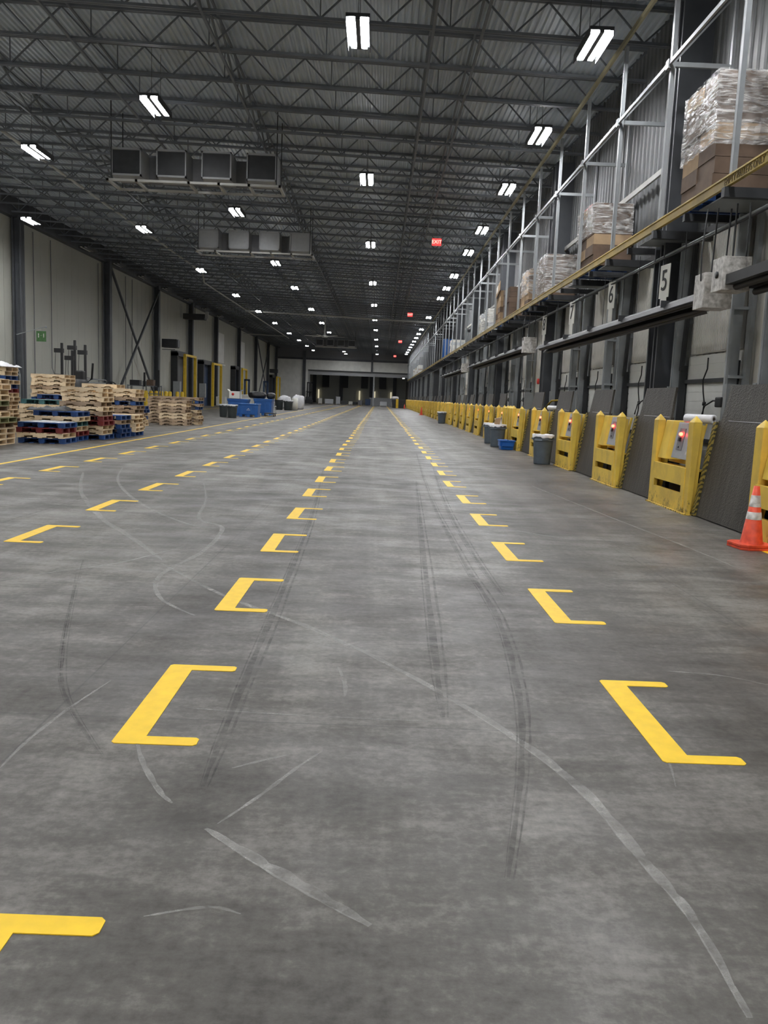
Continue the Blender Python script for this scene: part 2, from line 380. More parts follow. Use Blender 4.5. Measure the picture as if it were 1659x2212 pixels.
# right wall: ribbed liner below the shelf, grey liner above
pts = []; y = Y0
while y < Y1+2:
    for dy, dx in ((0,0),(.22,0),(.24,-.035),(.28,-.035)): pts.append((XR+dx, y+dy))
    y += .30
n = len(pts)
for nm, z0, z1, mt in (('wall_right',0,4.9,'ribbed'),('wall_right_upper',4.9,roof(XR)+.9,'liner')):
    mb = MB(); mb.add([(a, b, z0) for a, b in pts]+[(a, b, z1) for a, b in pts], [(k, k+1, n+k+1, n+k) for k in range(n-1)])
    struct(nm, mb, M[mt])
struct('wall_back', MB().box(XL-.3, XR+.3, Y0-.2, Y0, 0, 10.8), M['wall'])
# end wall with the wide opening
OX, OZ = -13.3, 6.1
mb = MB(); mb.box(XL, OX, Y1, Y1+.3, 0, 10.6); mb.box(OX, XR, Y1, Y1+.3, OZ, 10.6)
struct('wall_end', mb, M['white'])
struct('trim_3', MB().box(XL, XR, Y1-.12, Y1, 8.0, 8.35), M['column'])
struct('trim_4', MB().box(OX, XR, Y1-.05, Y1+.1, OZ-.05, OZ+.12), M['dark'])
struct('trim_5', MB().box(OX, XR, Y1+.35, Y1+.7, OZ-.75, OZ-.05).box(OX, OX+.35, Y1+.35, Y1+.7, 0, OZ-.7), M['grey'])
struct('wall_end_upper', MB().box(XL, XR, Y1-.04, Y1, 8.35, 10.6), M['greydark'])
for cx_, wd in ((-14.0, .55), (-1.6, .35)):
    struct('wall_column', MB().box(cx_-wd/2, cx_+wd/2, Y1-.35, Y1-.05, OZ if cx_ > -5 else 0, 9.6), M['column'])
struct('wall_column', MB().box(-1.3, -1.05, Y1+.1, Y1+.5, 0, OZ), M['grey'])
# the dark hall beyond
struct('wall_far', MB().box(XL, XR+.3, Y2, Y2+.2, 0, 10.6), M['wall'])
struct('wall_far_left', MB().box(XL-.2, XL, Y1, Y2, 0, 10.6), M['wall'])
struct('wall_far_right', MB().box(XR, XR+.2, Y1, Y2, 0, 10.6), M['greydark'])
for fx in (-15.2, -9, -2, 3.4): struct('wall_column', MB().box(fx-.4, fx+.4, Y2-.5, Y2-.1, 0, 9.6), M['column'])
for k, fx in enumerate((-12.6, -8.2, -3.6, .6)):
    t = tag(obj('far_dock_curtain', MB().box(fx-.8, fx+.8, Y2-.7, Y2-.5, 3.6, 7.2), M['dark']), 'dark curtain panel on the wall of the unlit hall, %s from the left' % ordw(k+1), 'curtain', 'dark panels in the hall beyond')
for k, (fx, g) in enumerate(((-16.2,0),(-14.2,1),(-10.3,0),(-5.8,0),(-4.7,1),(-1.2,1),(.2,0),(2.6,1),(4.2,0))):
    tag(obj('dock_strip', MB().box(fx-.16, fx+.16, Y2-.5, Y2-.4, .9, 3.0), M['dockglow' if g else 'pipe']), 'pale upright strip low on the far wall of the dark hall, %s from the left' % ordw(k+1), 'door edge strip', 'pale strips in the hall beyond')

# left wall columns
LC = [18.8, 31.2, 43.6, 57.6, 70.1, 82.6, 95.2, 110.5, 125.5, 139, 150]
colm = MB().box(-.22, .22, -.05, .05, 0, 9.9).box(-.22, -.14, -.24, .24, 0, 9.9).box(.14, .22, -.24, .24, 0, 9.9).mesh('wall_column', M['column'])
for y in LC: o = obj('wall_column', colm, None, loc=(XL+.36, y, 0)); o['kind'] = 'structure'
for ya, yb in ((57.6, 70.1), (125.5, 139)):
    for a, b in (((ya+.3, 9.5), (yb-.3, .4)), ((ya+.3, .4), (yb-.3, 9.5))):
        off = XL+.5 if a[1] > 1 else XL+.62
        struct('cross_brace', MB().bar((off, a[0], a[1]), (off, b[0], b[1]), .14, .14), M['column'])
# right wall columns
colr = MB().box(-.05, .05, -.28, .28, 0, 9.3).box(-.30, .30, -.30, -.24, 0, 9.3).box(-.30, .30, .24, .30, 0, 9.3).box(-.28, .28, -.03, .03, 0, 9.3).mesh('wall_column', M['column'])
for k in range(-2, 13):
    o = obj('wall_column', colr, None, loc=(XR-.33, 16.98+11.43*k, 0)); o['kind'] = 'structure'

# ---- dock doors on the right: one every 3.7 m
PITCHD = 3.81; D0 = 15.12
def door_proto():
    W = 1.18
    mb = MB()                                    # panel sections
    for k in range(5):
        z0 = .02+k*.51
        for j in range(3): mb.box(-.03, 0, -W, W, z0+j*.168+.01, z0+j*.168+.158)
        mb.box(-.02, 0, -W, W, z0, z0+.51)
    d = obj('door_1', mb, M['white']); d['kind'] = 'structure'
    obj('strut', MB().box(-.09, -.03, -W, W, .98, 1.05), M['dark'], d)
    obj('strut', MB().box(-.09, -.03, -W, W, 2.06, 2.13), M['dark'], d)
    obj('pull_cord', MB().tube([(-.10,.05,2.5),(-.11,.02,2.3),(-.12,.16,2.1),(-.12,.10,1.9),(-.11,.03,1.7),(-.11,.05,1.5),(-.12,.16,1.25),(-.12,.14,1.05),(-.11,.02,.9),(-.11,.03,.5)], .013, 6)
        .lathe([(0,-.04),(.035,-.03),(.035,.03),(0,.04)], (-.11,.03,1.68), 8).lathe([(0,-.04),(.035,-.03),(.035,.03),(0,.04)], (-.11,.03,.45), 8), M['black'], d)
    # ribbed panel above the door
    mb = MB(); y = -W+.1
    while y < W-.1: mb.box(-.05, .03, y, y+.035, 2.62, 4.75); y += .06
    mb.box(-.02, .03, -W+.1, W-.1, 2.60, 4.75)
    obj('upper_panel', mb, M['ribbed'], d)
    for s in (-1, 1):
        mb = MB().box(-.32, -.27, s*(W+.10)-.03, s*(W+.10)+.03, 0, 4.7).box(-.30, -.10, s*(W+.06)-.015, s*(W+.06)+.015, 0, 4.7)
        obj('door_track', mb, M['post'], d)
        mb = MB().bar((-.16, s*(W+.0), 2.3), (-.10, s*(W-.04), 4.7), .07, .09).box(-.18, -.06, s*(W+.02)-.04, s*(W+.02)+.04, 0, 2.4)
        obj('rubber_seal', mb, M['dark'], d)
        mb = MB().box(-.33, -.02, s*(W+.20)-.05, s*(W+.20)+.05, 0, 2.0).box(-.05, .02, s*(W+.2)-.07, s*(W+.2)+.07, 0, 4.7)
        for z in (1.0, 2.1, 3.2): mb.box(-.28, .02, s*(W+.12)-.06, s*(W+.12)+.06, z, z+.05)
        obj('track_bracket', mb, M['steel'], d)
    return d
d0 = door_proto(); nd = 0
for k in range(-4, 38):
    if k in (4, 11, 18, 25): continue
    y = D0+PITCHD*k; nd += 1
    if nd == 1: d0.location = (XR-.08, y, 0); d = d0
    else: d = dup(d0, (XR-.08, y, 0)); d.name = 'door_%d' % nd

# ---- yellow dock guards and raised leveler plates
GX = 4.63
GW = 1.78
def guard_proto():
    t = thing('dock_guard', '', 'dock guard')
    for k, y in enumerate((0, GW-.2)):
        mb = MB().hexa([(0,y,0),(.06,y,0),(.06,y+.2,0),(0,y+.2,0)], [(0,y,1.38),(.13,y,1.38),(.13,y+.2,1.38),(0,y+.2,1.38)])
        mb.add([(0,y,1.38),(.13,y,1.38),(.13,y+.2,1.38),(0,y+.2,1.38),(.065,y+.1,1.48)], [(0,1,4),(1,2,4),(2,3,4),(3,0,4)])
        obj('post', mb, M['guard'], t, bevel=.008)
    a, b = .16, GW-.16
    mb = MB().box(-.012,.04,a,b,.42,.69).box(-.012,.04,a,b,.02,.30).box(-.012,.04,a,a+.13,.30,.42).box(-.012,.04,b-.10,b,.30,.42)
    mb.box(.04,.26,a,b,.64,.67).box(.04,.26,a,b,.43,.46).box(.22,.26,a,a+.5,.1,.42)
    obj('front_panel', mb, M['guard'], t)
    obj('kick_plate', MB().box(-.04,.12,-.01,GW+.01,0,.02), M['guard'], t)
    for y in (.06, GW-.10):                     # back gussets behind the posts
        obj('side_panel', MB().hexa([(.05,y,0),(.14,y,0),(.14,y+.04,0),(.05,y+.04,0)], [(.12,y,1.34),(.19,y,1.34),(.19,y+.04,1.34),(.12,y+.04,1.34)]), M['guard'], t)
    mb = MB().hexa([(.03,1.20,.76),(.22,.98,.76),(.34,1.56,.76),(.03,1.56,.76)], [(.13,1.20,1.38),(.32,.98,1.38),(.44,1.56,1.38),(.13,1.56,1.38)])
    obj('motor_housing', mb, M['guard'], t, bevel=.01)
    obj('back_panel', MB().hexa([(.26,.55,.70),(.30,.55,.70),(.30,GW-.1,.70),(.26,GW-.1,.70)], [(.38,.55,1.36),(.42,.55,1.36),(.42,GW-.1,1.36),(.38,GW-.1,1.36)]), M['guard'], t)
    cb = obj('control_box', MB().hexa([(.045,.24,.80),(.18,.24,.80),(.18,.98,.80),(.045,.98,.80)], [(.135,.24,1.36),(.27,.24,1.36),(.27,.98,1.36),(.135,.98,1.36)]), M['grey'], t, bevel=.008)
    def on(z, y, e=.0): return (.045+(z-.80)*.161-e, y, z)
    def patch(z0, z1, y0, y1, e): return MB().hexa([on(z0,y0,e),on(z0,y0,0),on(z0,y1,0),on(z0,y1,e)],[on(z1,y0,e),on(z1,y0,0),on(z1,y1,0),on(z1,y1,e)])
    obj('switch_plate', patch(.93,1.27,.60,.84,.008), M['greydark'], cb)
    obj('indicator_lamp', MB().lathe([(0,-.030),(.024,-.020),(.032,0),(.024,.020),(0,.030)], on(1.18,.70,.03), 12), M['redled'], cb)
    obj('switch_knob', patch(1.07,1.13,.70,.76,.04), M['black'], cb)
    obj('small_button', patch(.965,.99,.72,.745,.02), M['black'], cb)
    obj('ready_lamp', MB().lathe([(0,-.012),(.012,0),(0,.012)], on(1.02,.34,.015), 8), M['blueled'], cb)
    obj('paper_tag', patch(.88,.93,.30,.40,.006), M['sleeve'], cb)
    obj('warning_tag', patch(1.12,1.22,.34,.42,.006), M['black'], cb)
    obj('dark_recess', MB().box(.30, .34, .12, GW-.12, .03, .66), M['black'], t)  # black plate stands in for the shade in the gap behind the slot
    for k in range(9): obj('spring_coil', MB().bar((.16,.20+k*.04,.26),(.19,.20+k*.04,.78),.016,n=6), M['grey'], t)
    return t
def plate_proto():
    t = thing('dock_leveler', '', 'dock leveler')
    w = .90; lean = .15
    def q(y0, y1, y2, y3, z0, z1, x0, th=.06):
        a = x0+lean*z0; b = x0+lean*z1
        return [(a,y0,z0),(a+th,y0,z0),(a+th,y1,z0),(a,y1,z0)], [(b,y2,z1),(b+th,y2,z1),(b+th,y3,z1),(b,y3,z1)]
    obj('deck_plate', MB().hexa(*q(-w,w,-w,w,.015,1.42,.06)), M['plate'], t)
    obj('lip_plate', MB().hexa(*q(-w+.02,w-.07,-w+.10,w-.14,1.42,1.93,.065,.04)), M['plate'], t)
    obj('lip_hinge', MB().bar((.275,-w+.05,1.42),(.275,w-.35,1.42),.018,n=8), M['greydark'], t)
    obj('toe_guard', MB().hexa(*q(w-.005,w+.105,w-.005,w+.105,.015,1.40,.03,.28)), M['hazard'], t)
    obj('toe_guard', MB().hexa(*q(-w-.055,-w+.005,-w-.055,-w+.005,.015,1.10,.02,.14)), M['guard'], t)
    obj('lifting_frame', MB().box(.40,.46,-.7,-.55,0,.9).box(.40,.46,.55,.7,0,.9).bar((.50,-.8,1.2),(.50,.8,1.2),.06), M['black'], t)
    return t
gp = guard_proto(); pp = plate_proto()
def guard_label(n): return 'yellow steel dock guard with two capped posts, %s along the right side from the camera' % ordw(n)
def plate_label(n): return 'dark tread dock plate stood upright between guards, %s one from the camera' % ordw(n)
NG = 0; NP = 0
guards = []
for k in range(-3, 37):
    yg = 12.28+PITCHD*(k-1)              # near face of the guard
    if yg < 7: vis = False
    else: vis = True
    if vis:
        NG += 1
        if NG == 1: gp.location = (GX, yg, 0); gp['label'] = 'nearest yellow dock guard, cut by the right edge behind the orange cone'; gp['group'] = 'dock guards'; g = gp
        else: g = dup(gp, (GX, yg, 0), label=guard_label(NG), group='dock guards')
        guards.append(g)
    if vis and k not in (5, 12, 19, 26):
        NP += 1; yp = yg+GW+1.015
        lab = 'large dark tread dock plate stood upright behind the orange cone' if NP == 1 else plate_label(NP)
        if NP == 1: pp.location = (GX+.04, yp, 0); pp['label'] = lab; pp['group'] = 'upright dock plates'
        else: dup(pp, (GX+.04, yp, 0), label=lab, group='upright dock plates')
# yellow bollards where a bay has no plate
bp0 = None; nb = 0
for k in (5, 12, 19, 26):
    for j in range(3):
        y = 12.28+PITCHD*(k-1)+GW+.30+.58*j; nb += 1
        lab = 'square capped yellow post, %s in the gap %s' % (ONES[j+1], {5:'behind the blue tote',12:'beside the lone far trash can',19:'before the far small orange cone',26:'deepest in the row of guards'}[k])
        if bp0 is None:
            mb = MB().box(0,.22,0,.22,0,1.38); mb.add([(0,0,1.38),(.22,0,1.38),(.22,.22,1.38),(0,.22,1.38),(.11,.11,1.47)], [(0,1,4),(1,2,4),(2,3,4),(3,0,4)])
            bp0 = tag(obj('square_bollard', mb, M['guard'], loc=(GX, y, 0)), lab, 'bollard', 'square bollards between guards')
        else: dup(bp0, (GX, y, 0), label=lab)

# ---- rack over the doors
RX = 4.95; RZ0 = 4.77
RY0, RY1 = 2.4, 154
struct_rack = []
def rack_post_mesh(h=.035):
    mb = MB()
    mb.box(-h,h,-.05,-.035,0,4.2).box(-h,h,.035,.05,0,4.2).box(-h,-h+.01,-.05,.05,0,4.2)
    return mb
ry = 12.5-3.14*3
nf = 0; fr0 = None
while ry < RY1:
    nf += 1
    lab = 'galvanised upright rack frame over the dock doors, %s from the camera end' % ordw(nf)
    if fr0 is None:
        t = thing('rack_frame', lab, 'rack frame', (RX, ry, 0), 0, 'rack frames over the dock doors')
        mb = rack_post_mesh(); pm = mb.mesh('front_post', M['post'])
        obj('front_post', pm, None, t, loc=(0,0,RZ0+.14))
        obj('rear_post', rack_post_mesh(.022), M['post'], t, loc=(1.04,0,RZ0+.14))
        obj('tie_bar', MB().box(-.10,1.0,-.03,.03,7.55,7.63).box(-.10,-.04,-.07,.07,7.51,7.66), M['post'], t)
        obj('diagonal_brace', MB().bar((.04,0,7.65),(.95,0,8.7),.03), M['post'], t)
        obj('support_arm', MB().box(-.12,1.05,-.06,.06,RZ0-.16,RZ0-.02), M['dark'], t)
        obj('support_arm', MB().box(-.06,1.05,1.68,1.78,RZ0-.14,RZ0-.02), M['dark'], t)
        obj('shelf_deck', MB().box(.1,.98,.25,1.5,RZ0-.02,RZ0+.0), M['post'], t)
        fr0 = t
    else: dup(fr0, (RX, ry, 0), label=lab)
    ry += 3.14
b = tag(obj('shelf_beam', MB().box(RX-.07,RX-.015,RY0,RY1,RZ0+.0,RZ0+.12).box(RX-.09,RX-.05,RY0,RY1,RZ0+.12,RZ0+.145), M['beam']), 'long worn yellow beam along the front edge of the high shelf', 'rack beam')
def text(body, size, mt, name, loc, rot, parent, ext=.003):
    c = bpy.data.curves.new(name, 'FONT'); c.body = body; c.size = size; c.extrude = ext; c.align_x = 'CENTER'; c.align_y = 'CENTER'
    o = bpy.data.objects.new(name+'_tmp', c); COL.objects.link(o)
    dg = bpy.context.evaluated_depsgraph_get(); me = bpy.data.meshes.new_from_object(o.evaluated_get(dg)); bpy.data.objects.remove(o)
    me.materials.clear(); me.materials.append(mt)
    n = bpy.data.objects.new(name, me); COL.objects.link(n); n.parent = parent; _kids.setdefault(parent.name, []).append(n)
    n.location = loc; n.rotation_euler = rot
    return n
text('EMPTY PALLETS ONLY', .13, M['beamink'], 'beam_lettering', (RX-.074, 11.95, RZ0+.06), (math.pi/2, 0, -math.pi/2), b)
tag(obj('rear_shelf_beam', MB().box(RX+.94,RX+1.0,RY0,RY1,RZ0-.02,RZ0+.12), M['dark']), 'dark rear beam of the high shelf against the ribbed wall', 'rack beam')
tag(obj('guard_rail', MB().box(RX-.085,RX-.045,RY0,RY1,7.56,7.63), M['steel']), 'dark horizontal rail linking the rack posts at mid height', 'rail')
tag(obj('rack_top_beam', MB().box(RX-.10,RX-.04,RY0,RY1,9.12,9.22), M['beamdull']), 'long yellowed beam under the roof along the tops of the rack posts', 'rack beam')
tag(obj('rear_rail', MB().box(RX+.90,RX+.95,12,60,6.55,6.67), M['pipe']), 'pale rail along the wall behind the rack loads', 'rail')
# conduits under the shelf
tag(obj('conduit', MB().tube([(RX+.5,RY0,4.50),(RX+.5,RY1,4.50)],.025,6), M['steel']), 'thin steel conduit under the high shelf, nearer the wall', 'conduit')
tag(obj('conduit', MB().tube([(RX+.42,RY0,4.42),(RX+.42,RY1,4.42)],.018,6), M['black']), 'thin black conduit just under the steel one below the shelf', 'conduit')

# ================================================================ LAMPS
def lamp_proto(lit):
    t = thing('high_bay_light', '', 'ceiling light')
    obj('housing', MB().box(-.24,.24,-.72,.72,.02,.09).box(-.05,.05,-.2,.2,.09,.16), M['dark'], t)
    for s in (-1, 1): obj('side_skirt', MB().box(s*.235-.006,s*.235+.006,-.72,.72,-.085,.09), M['dark'], t)
    obj('centre_fin', MB().box(-.045,.045,-.72,.72,-.03,.02), M['dark'], t)
    for s in (-1, 1): obj('led_strip', MB().box(s*.115-.052,s*.115+.052,-.7,.7,-.02,.02), M['lamp' if lit else 'lampoff'], t)
    for y in (-.45,.45): obj('hanging_wire', MB().tube([(0,y,.04),(0,y,.7)],.006,4), M['dark'], t)
    return t
lp = lamp_proto(True); lu = lamp_proto(False); used = {}
ROWS = [
 ('centre row', -.72, [-19.5,-6.9,5.7]+[18.3,29.9,42.2,56,69,81.6,93.8,109,123,145], 4),
 ('right row', 4.14, [-19.5,-13.2,-6.8,-.5,5.8,12.1]+[18.4,24.4,30.4,37.6,43.2,51.3,57,62.6,77.3,90.6,96.9,103.2,109.5,116,122.2,128.5,135,141], 7),
 ('row left of centre', -6.2, [-14.7,-2,10.7]+[23.3,36,49.2,60,74.2,87.5,100,141,148], 4),
 ('second row from left', -11.3, [-22,-9.7,3,15.6]+[28.2,40.6,53.3,66,78,90,104,116.5,129,141], 5)]
first = {0: lp, 1: lu}; placed = set()
def put(l, x, y, lab, z=LAMP_Z):
    src = first[l]
    if l in placed: src = dup(src, (x, y, z), label=lab, group='LED high bay lights')
    else: placed.add(l); src.location = (x, y, z); src['label'] = lab; src['group'] = 'LED high bay lights'
    for c in KIDS(src):
        if c.name.startswith('hanging_wire'): c.scale.z = (roof(x)+.82-z)/.7
    return src
for nm, x, ys, fv in ROWS:
    for k, y in enumerate(ys):
        if k < fv-1: lab = 'lit LED high bay behind the camera, %s, %s from back wall' % (nm, ordw(k+1))
        else: lab = 'lit LED high bay in the %s, %s from the camera' % (nm, ordw(k-fv+2))
        put(0, x, y, lab)
for k, y in enumerate((2, 8.3, 14.6, 20.9, 27.2, 33.4)): put(0, -16.2, y, 'lit LED high bay by the left wall, out of view, %s from the camera' % ordw(k+1))  # row carried on out of view, added to brighten the pallets
put(0, -16.2, 39.7, 'lit LED high bay nearest the left wall, by the first column')
put(0, 4.6, 168, 'lit lamp at the right in the dark hall beyond the end wall', 5.6)
put(0, -8, 172, 'LED high bay high in the hall beyond the end opening, left one')  # pair added out of sight above the opening to brighten the hall
put(0, 0, 172, 'LED high bay high in the hall beyond the end opening, right one')
for k, y in enumerate((47,52.6,57.8,64,71,78,85,92,99)):
    put(1, -16.2, y, 'unlit twin-strip high bay close to the left wall, %s from the camera' % ordw(k+1))

# exit signs on the ceiling
ex0 = None
for k, y in enumerate((35.5, 65.7, 96.7, 130)):
    lab = 'red illuminated exit sign hung over the right lane, %s from the camera' % ordw(k+1)
    if ex0 is None:
        t = thing('exit_sign', lab, 'exit sign', (2.1, y, 8.0), 0, 'exit signs')
        obj('sign_face', MB().box(-.19,.19,-.03,.03,-.14,.14), M['exitred'], t)
        obj('hanging_rod', MB().tube([(0,0,.14),(0,0,1.3)],.01,5), M['dark'], t)
        text('EXIT', .2, M['exitletter'], 'sign_letters', (0,-.034,0), (math.pi/2,0,0), t)
        ex0 = t
    else: dup(ex0, (2.1, y, 8.0), label=lab)

# unit coolers hanging from the roof
def cooler(y, lab, front, first_):
    t = thing('unit_cooler', lab, 'air cooler', (-6.12, y, 8.0), 0, 'hanging unit coolers')
    for k in range(4):
        x = -2.14+k*1.42
        mb = MB().box(x-.47,x+.47,.12,.95,.18,1.02).box(x-.47,x-.43,.0,.12,.18,1.02).box(x+.43,x+.47,.0,.12,.18,1.02).box(x-.47,x+.47,0,.12,.96,1.02).box(x-.47,x+.47,0,.12,.18,.24)
        c = obj('fan_section', mb, M['grey'], t)
        obj('fan_opening', MB().box(x-.43,x+.43,.06,.11,.24,.96), M[front], c)
    mb = MB()
    for yy in (-.05, 1.2): mb.box(-2.75,2.75,yy,yy+.08,0,.07)
    for x in (-2.75,-1.85,-.2,.75,1.7,2.67): mb.box(x,x+.08,-.05,1.28,0,.07)
    obj('drip_frame', mb, M['pipe'], t)
    mb = MB()
    for x in (-2.6,2.6):
        for yy in (.0,1.2): mb.bar((x,yy,.07),(x,yy,2.4),.03)
    obj('hanger_rod', mb, M['dark'], t)
    obj('casing', MB().box(-2.6,2.6,.95,1.15,.2,1.0), M['greydark'], t)
cooler(27.5, 'nearest hanging cooler with four dark square openings above a pale frame', 'dark', True)
cooler(40.2, 'second hanging cooler with four pale panels above a pale frame', 'grey', False)
cooler(113, 'farthest hanging cooler, small and dark, near the end wall', 'dark', False)
t = thing('ceiling_fan', 'pale broad-bladed ceiling fan hanging far off, left of the centre lamps', 'ceiling fan', (-6.2, 92, 7.9))
mb = MB()
for k in range(6):
    a = k*math.pi/3+.2; c_, s_ = math.cos(a), math.sin(a)
    mb.hexa([(c_*.3-s_*-.09,s_*.3+c_*-.09,0),(c_*2.2-s_*-.09,s_*2.2+c_*-.09,0),(c_*2.2-s_*.09,s_*2.2+c_*.09,.03),(c_*.3-s_*.09,s_*.3+c_*.09,.03)],
            [(c_*.3-s_*-.09,s_*.3+c_*-.09,.02),(c_*2.2-s_*-.09,s_*2.2+c_*-.09,.02),(c_*2.2-s_*.09,s_*2.2+c_*.09,.05),(c_*.3-s_*.09,s_*.3+c_*.09,.05)])
obj('fan_blades', mb, M['pipe'], t); obj('hub', MB().lathe([(0,-.12),(.3,-.1),(.32,.08),(.1,.2),(.05,2.5)],(0,0,0),16), M['pipe'], t)

# pipes under the roof
tag(obj('roof_pipe', MB().tube([(-12.9,20,9.86),(-12.9,61,9.86),(-12.9,61.5,9.25),(-12.9,118,9.25)],.055,8), M['pipe']), 'long pale pipe under the roof running away on the left', 'pipe')
tag(obj('roof_pipe', MB().tube([(-12.9,80,9.15),(4.9,80,8.75)],.07,8), M['pipe']), 'pale pipe crossing the whole roof from left to the rack', 'pipe')
tag(obj('roof_pipe', MB().tube([(-18.4,113,9.3),(-12.9,113,9.2)],.05,8), M['pipe']), 'short pale pipe from the left wall to the long roof pipe', 'pipe')
for k, (py_, hz) in enumerate(((100, 8.9),)):
    pass

# radiant tube heaters over the guards
def heater(ya, yb, z, lab):
    t = thing('tube_heater', lab, 'heater', (5.0, ya, z), 0, 'tube heaters under the shelf')
    L_ = yb-ya
    for k, (dx, dz) in enumerate(((0,.10),(.25,.02))):
        prof = [(-.16,-.06),(-.10,.03),(-.04,.08),(.04,.08),(.10,.03),(.16,-.06)]
        mb = MB(); vs = [(dx+px_,.9 if k else 0,dz+pz) for px_,pz in prof]+[(dx+px_,L_,dz+pz) for px_,pz in prof]
        vs += [(a,b_,c+.012) for a,b_,c in vs]
        fs = [(i,i+1,7+i,6+i) for i in range(5)]+[(12+i,13+i,19+i,18+i) for i in range(5)]+[(0,6,18,12),(5,11,23,17)]
        mb.add(vs, fs, False); obj('reflector', mb, M['black'], t)
        obj('tube', MB().tube([(dx,.1,dz-.02),(dx,L_,dz-.02)],.05,10), M['black'], t)
    mb = MB(); q = 1.5
    while q < L_: mb.box(-.18,.40,q,q+.03,.10,.22); mb.bar((.17,q,.2),(.17,q,4.6-z),.012); q += 2.6
    obj('hanger', mb, M['dark'], t)
    c = obj('burner_box', MB().box(-.18,.26,-.42,-.02,-.10,.42), M['sleeve'], t, bevel=.006)
    obj('chain', MB().tube([(0,-.2,.42),(.02,-.2,4.6-z)],.014,5).tube([(.2,-.2,.42),(.22,-.2,4.6-z)],.014,5), M['black'], t)
    obj('power_cord', MB().tube([(-.19,-.3,.3),(-.22,-.32,.7),(-.16,-.2,1.0),(-.1,-.1,4.6-z)],.012,5), M['black'], t)
heater(13.3, 26.7, 3.20, 'long black radiant tube heater hanging under the shelf, starting by the sign 5')
heater(29.2, 47.5, 3.38, 'second long radiant tube heater hanging under the shelf, further along')
heater(50.8, 69, 3.38, 'third radiant tube heater under the shelf, far along')
t = thing('tube_heater', 'nearest tube heater, cut by the right edge, with a boxy white burner', 'heater', (5.0, 12.55, 3.32), 0, 'tube heaters under the shelf')
obj('burner_box', MB().box(-.2,.2,-.4,0,-.05,.42), M['sleeve'], t, bevel=.006)
obj('port', MB().lathe([(.05,0),(.05,.02),(0,.02)],(0,0,0),12), M['black'], t, loc=(-.2,-.2,.18)).rotation_euler = (0,-math.pi/2,0)
obj('reflector', MB().box(-.16,.16,-10,-.42,.02,.16).box(.18,.38,-10,-.42,-.02,.1), M['black'], t)
obj('tube', MB().tube([(0,-10,-.0),(0,-.42,-.0)],.05,10).tube([(.28,-10,-.06),(.28,-.42,-.06)],.05,10), M['black'], t)
obj('chain', MB().tube([(0,-.2,.4),(0,-.2,1.18)],.014,5).tube([(.15,-.3,.4),(.15,-.3,1.18)],.014,5), M['black'], t)

# numbered door signs
for nme, y, z in (('5',16.38,3.98),('6',20.13,4.16),('7',24.2,4.16),('8',28.2,4.16)):
    t = thing('door_number_sign', 'white door sign with black numeral %s hanging under the shelf' % nme, 'sign', (5.37, y, z), 0, 'dock door numbers')
    obj('sign_board', MB().box(-.2,.2,-.006,.006,-.31,.31), M['signwhite'], t, rz=-1.45)
    text(nme, .55, M['ink'], 'numeral', (-.014,.0,0), (math.pi/2,0,-1.45), t)
    obj('lower_board', MB().box(-.12,.12,-.006,.006,-.75,-.31), M['signwhite'], t, rz=-1.45)
    obj('hanging_wire', MB().bar((0,0,.31),(0,0,.45),.015), M['dark'], t)

# ================================================================ FLOOR MARKINGS
def corner_mark(flip):
    mb = MB(); w_ = .135; t_ = .085; L_ = 1.09; A = .375; z = .003; c = .015
    def poly(p): n = len(p); mb.add([(x,y,0) for x,y in p]+[(x,y,z) for x,y in p], [tuple(range(n-1,-1,-1)), tuple(range(n,2*n))]+[(i,(i+1)%n,n+(i+1)%n,n+i) for i in range(n)])
    poly([(0,c),(c,0),(A-c,0),(A,c),(A,t_-c),(A-c,t_),(w_,t_),(w_,L_-t_),(A-c,L_-t_),(A,L_-t_+c),(A,L_-c),(A-c,L_),(c,L_),(0,L_-c)])
    return mb.mesh('floor_marking', M['line'])
cm = corner_mark(0)
random.seed(3)
for nm, gx, k0 in (('row just left of centre', -1.125, -1), ('row on the right', 1.32, 0), ('second row from the long line', -3.66, 2), ('row next to the long line', -6.12, 4)):
    for k in range(k0, 65):
        y = 3.50+2.312*k
        lab = 'yellow bracket-shaped floor mark, %s, %s from the camera' % (nm, ordw(k-k0+1))
        far = k-k0 > 3
        o = obj('floor_marking', cm, None, loc=(gx+(random.uniform(-.03,.03) if far else 0), y+(random.uniform(-.06,.06) if far else 0), 0), rz=random.uniform(-.012,.012))
        tag(o, lab, 'floor marking', 'bracket floor marks')
        if far: o.scale = (random.uniform(.93,1.03), random.uniform(.97,1.02), 1)
tag(obj('floor_line', MB().hexa([(-7.24,6,0),(-7.14,6,0),(-8.3,150,0),(-8.4,150,0)],[(-7.24,6,.003),(-7.14,6,.003),(-8.3,150,.003),(-8.4,150,.003)]), M['line']), 'long solid yellow line painted along the left of the lanes', 'floor line')
tag(obj('floor_line', MB().box(4.40,4.48,5,9.4,0,.003), M['line']), 'short yellow line on the floor under the orange cone at right', 'floor line')
tag(obj('floor_line', MB().box(-15.2,-15.1,60,150,0,.003), M['line']), 'thin yellow line along the foot of the left doors', 'floor line')

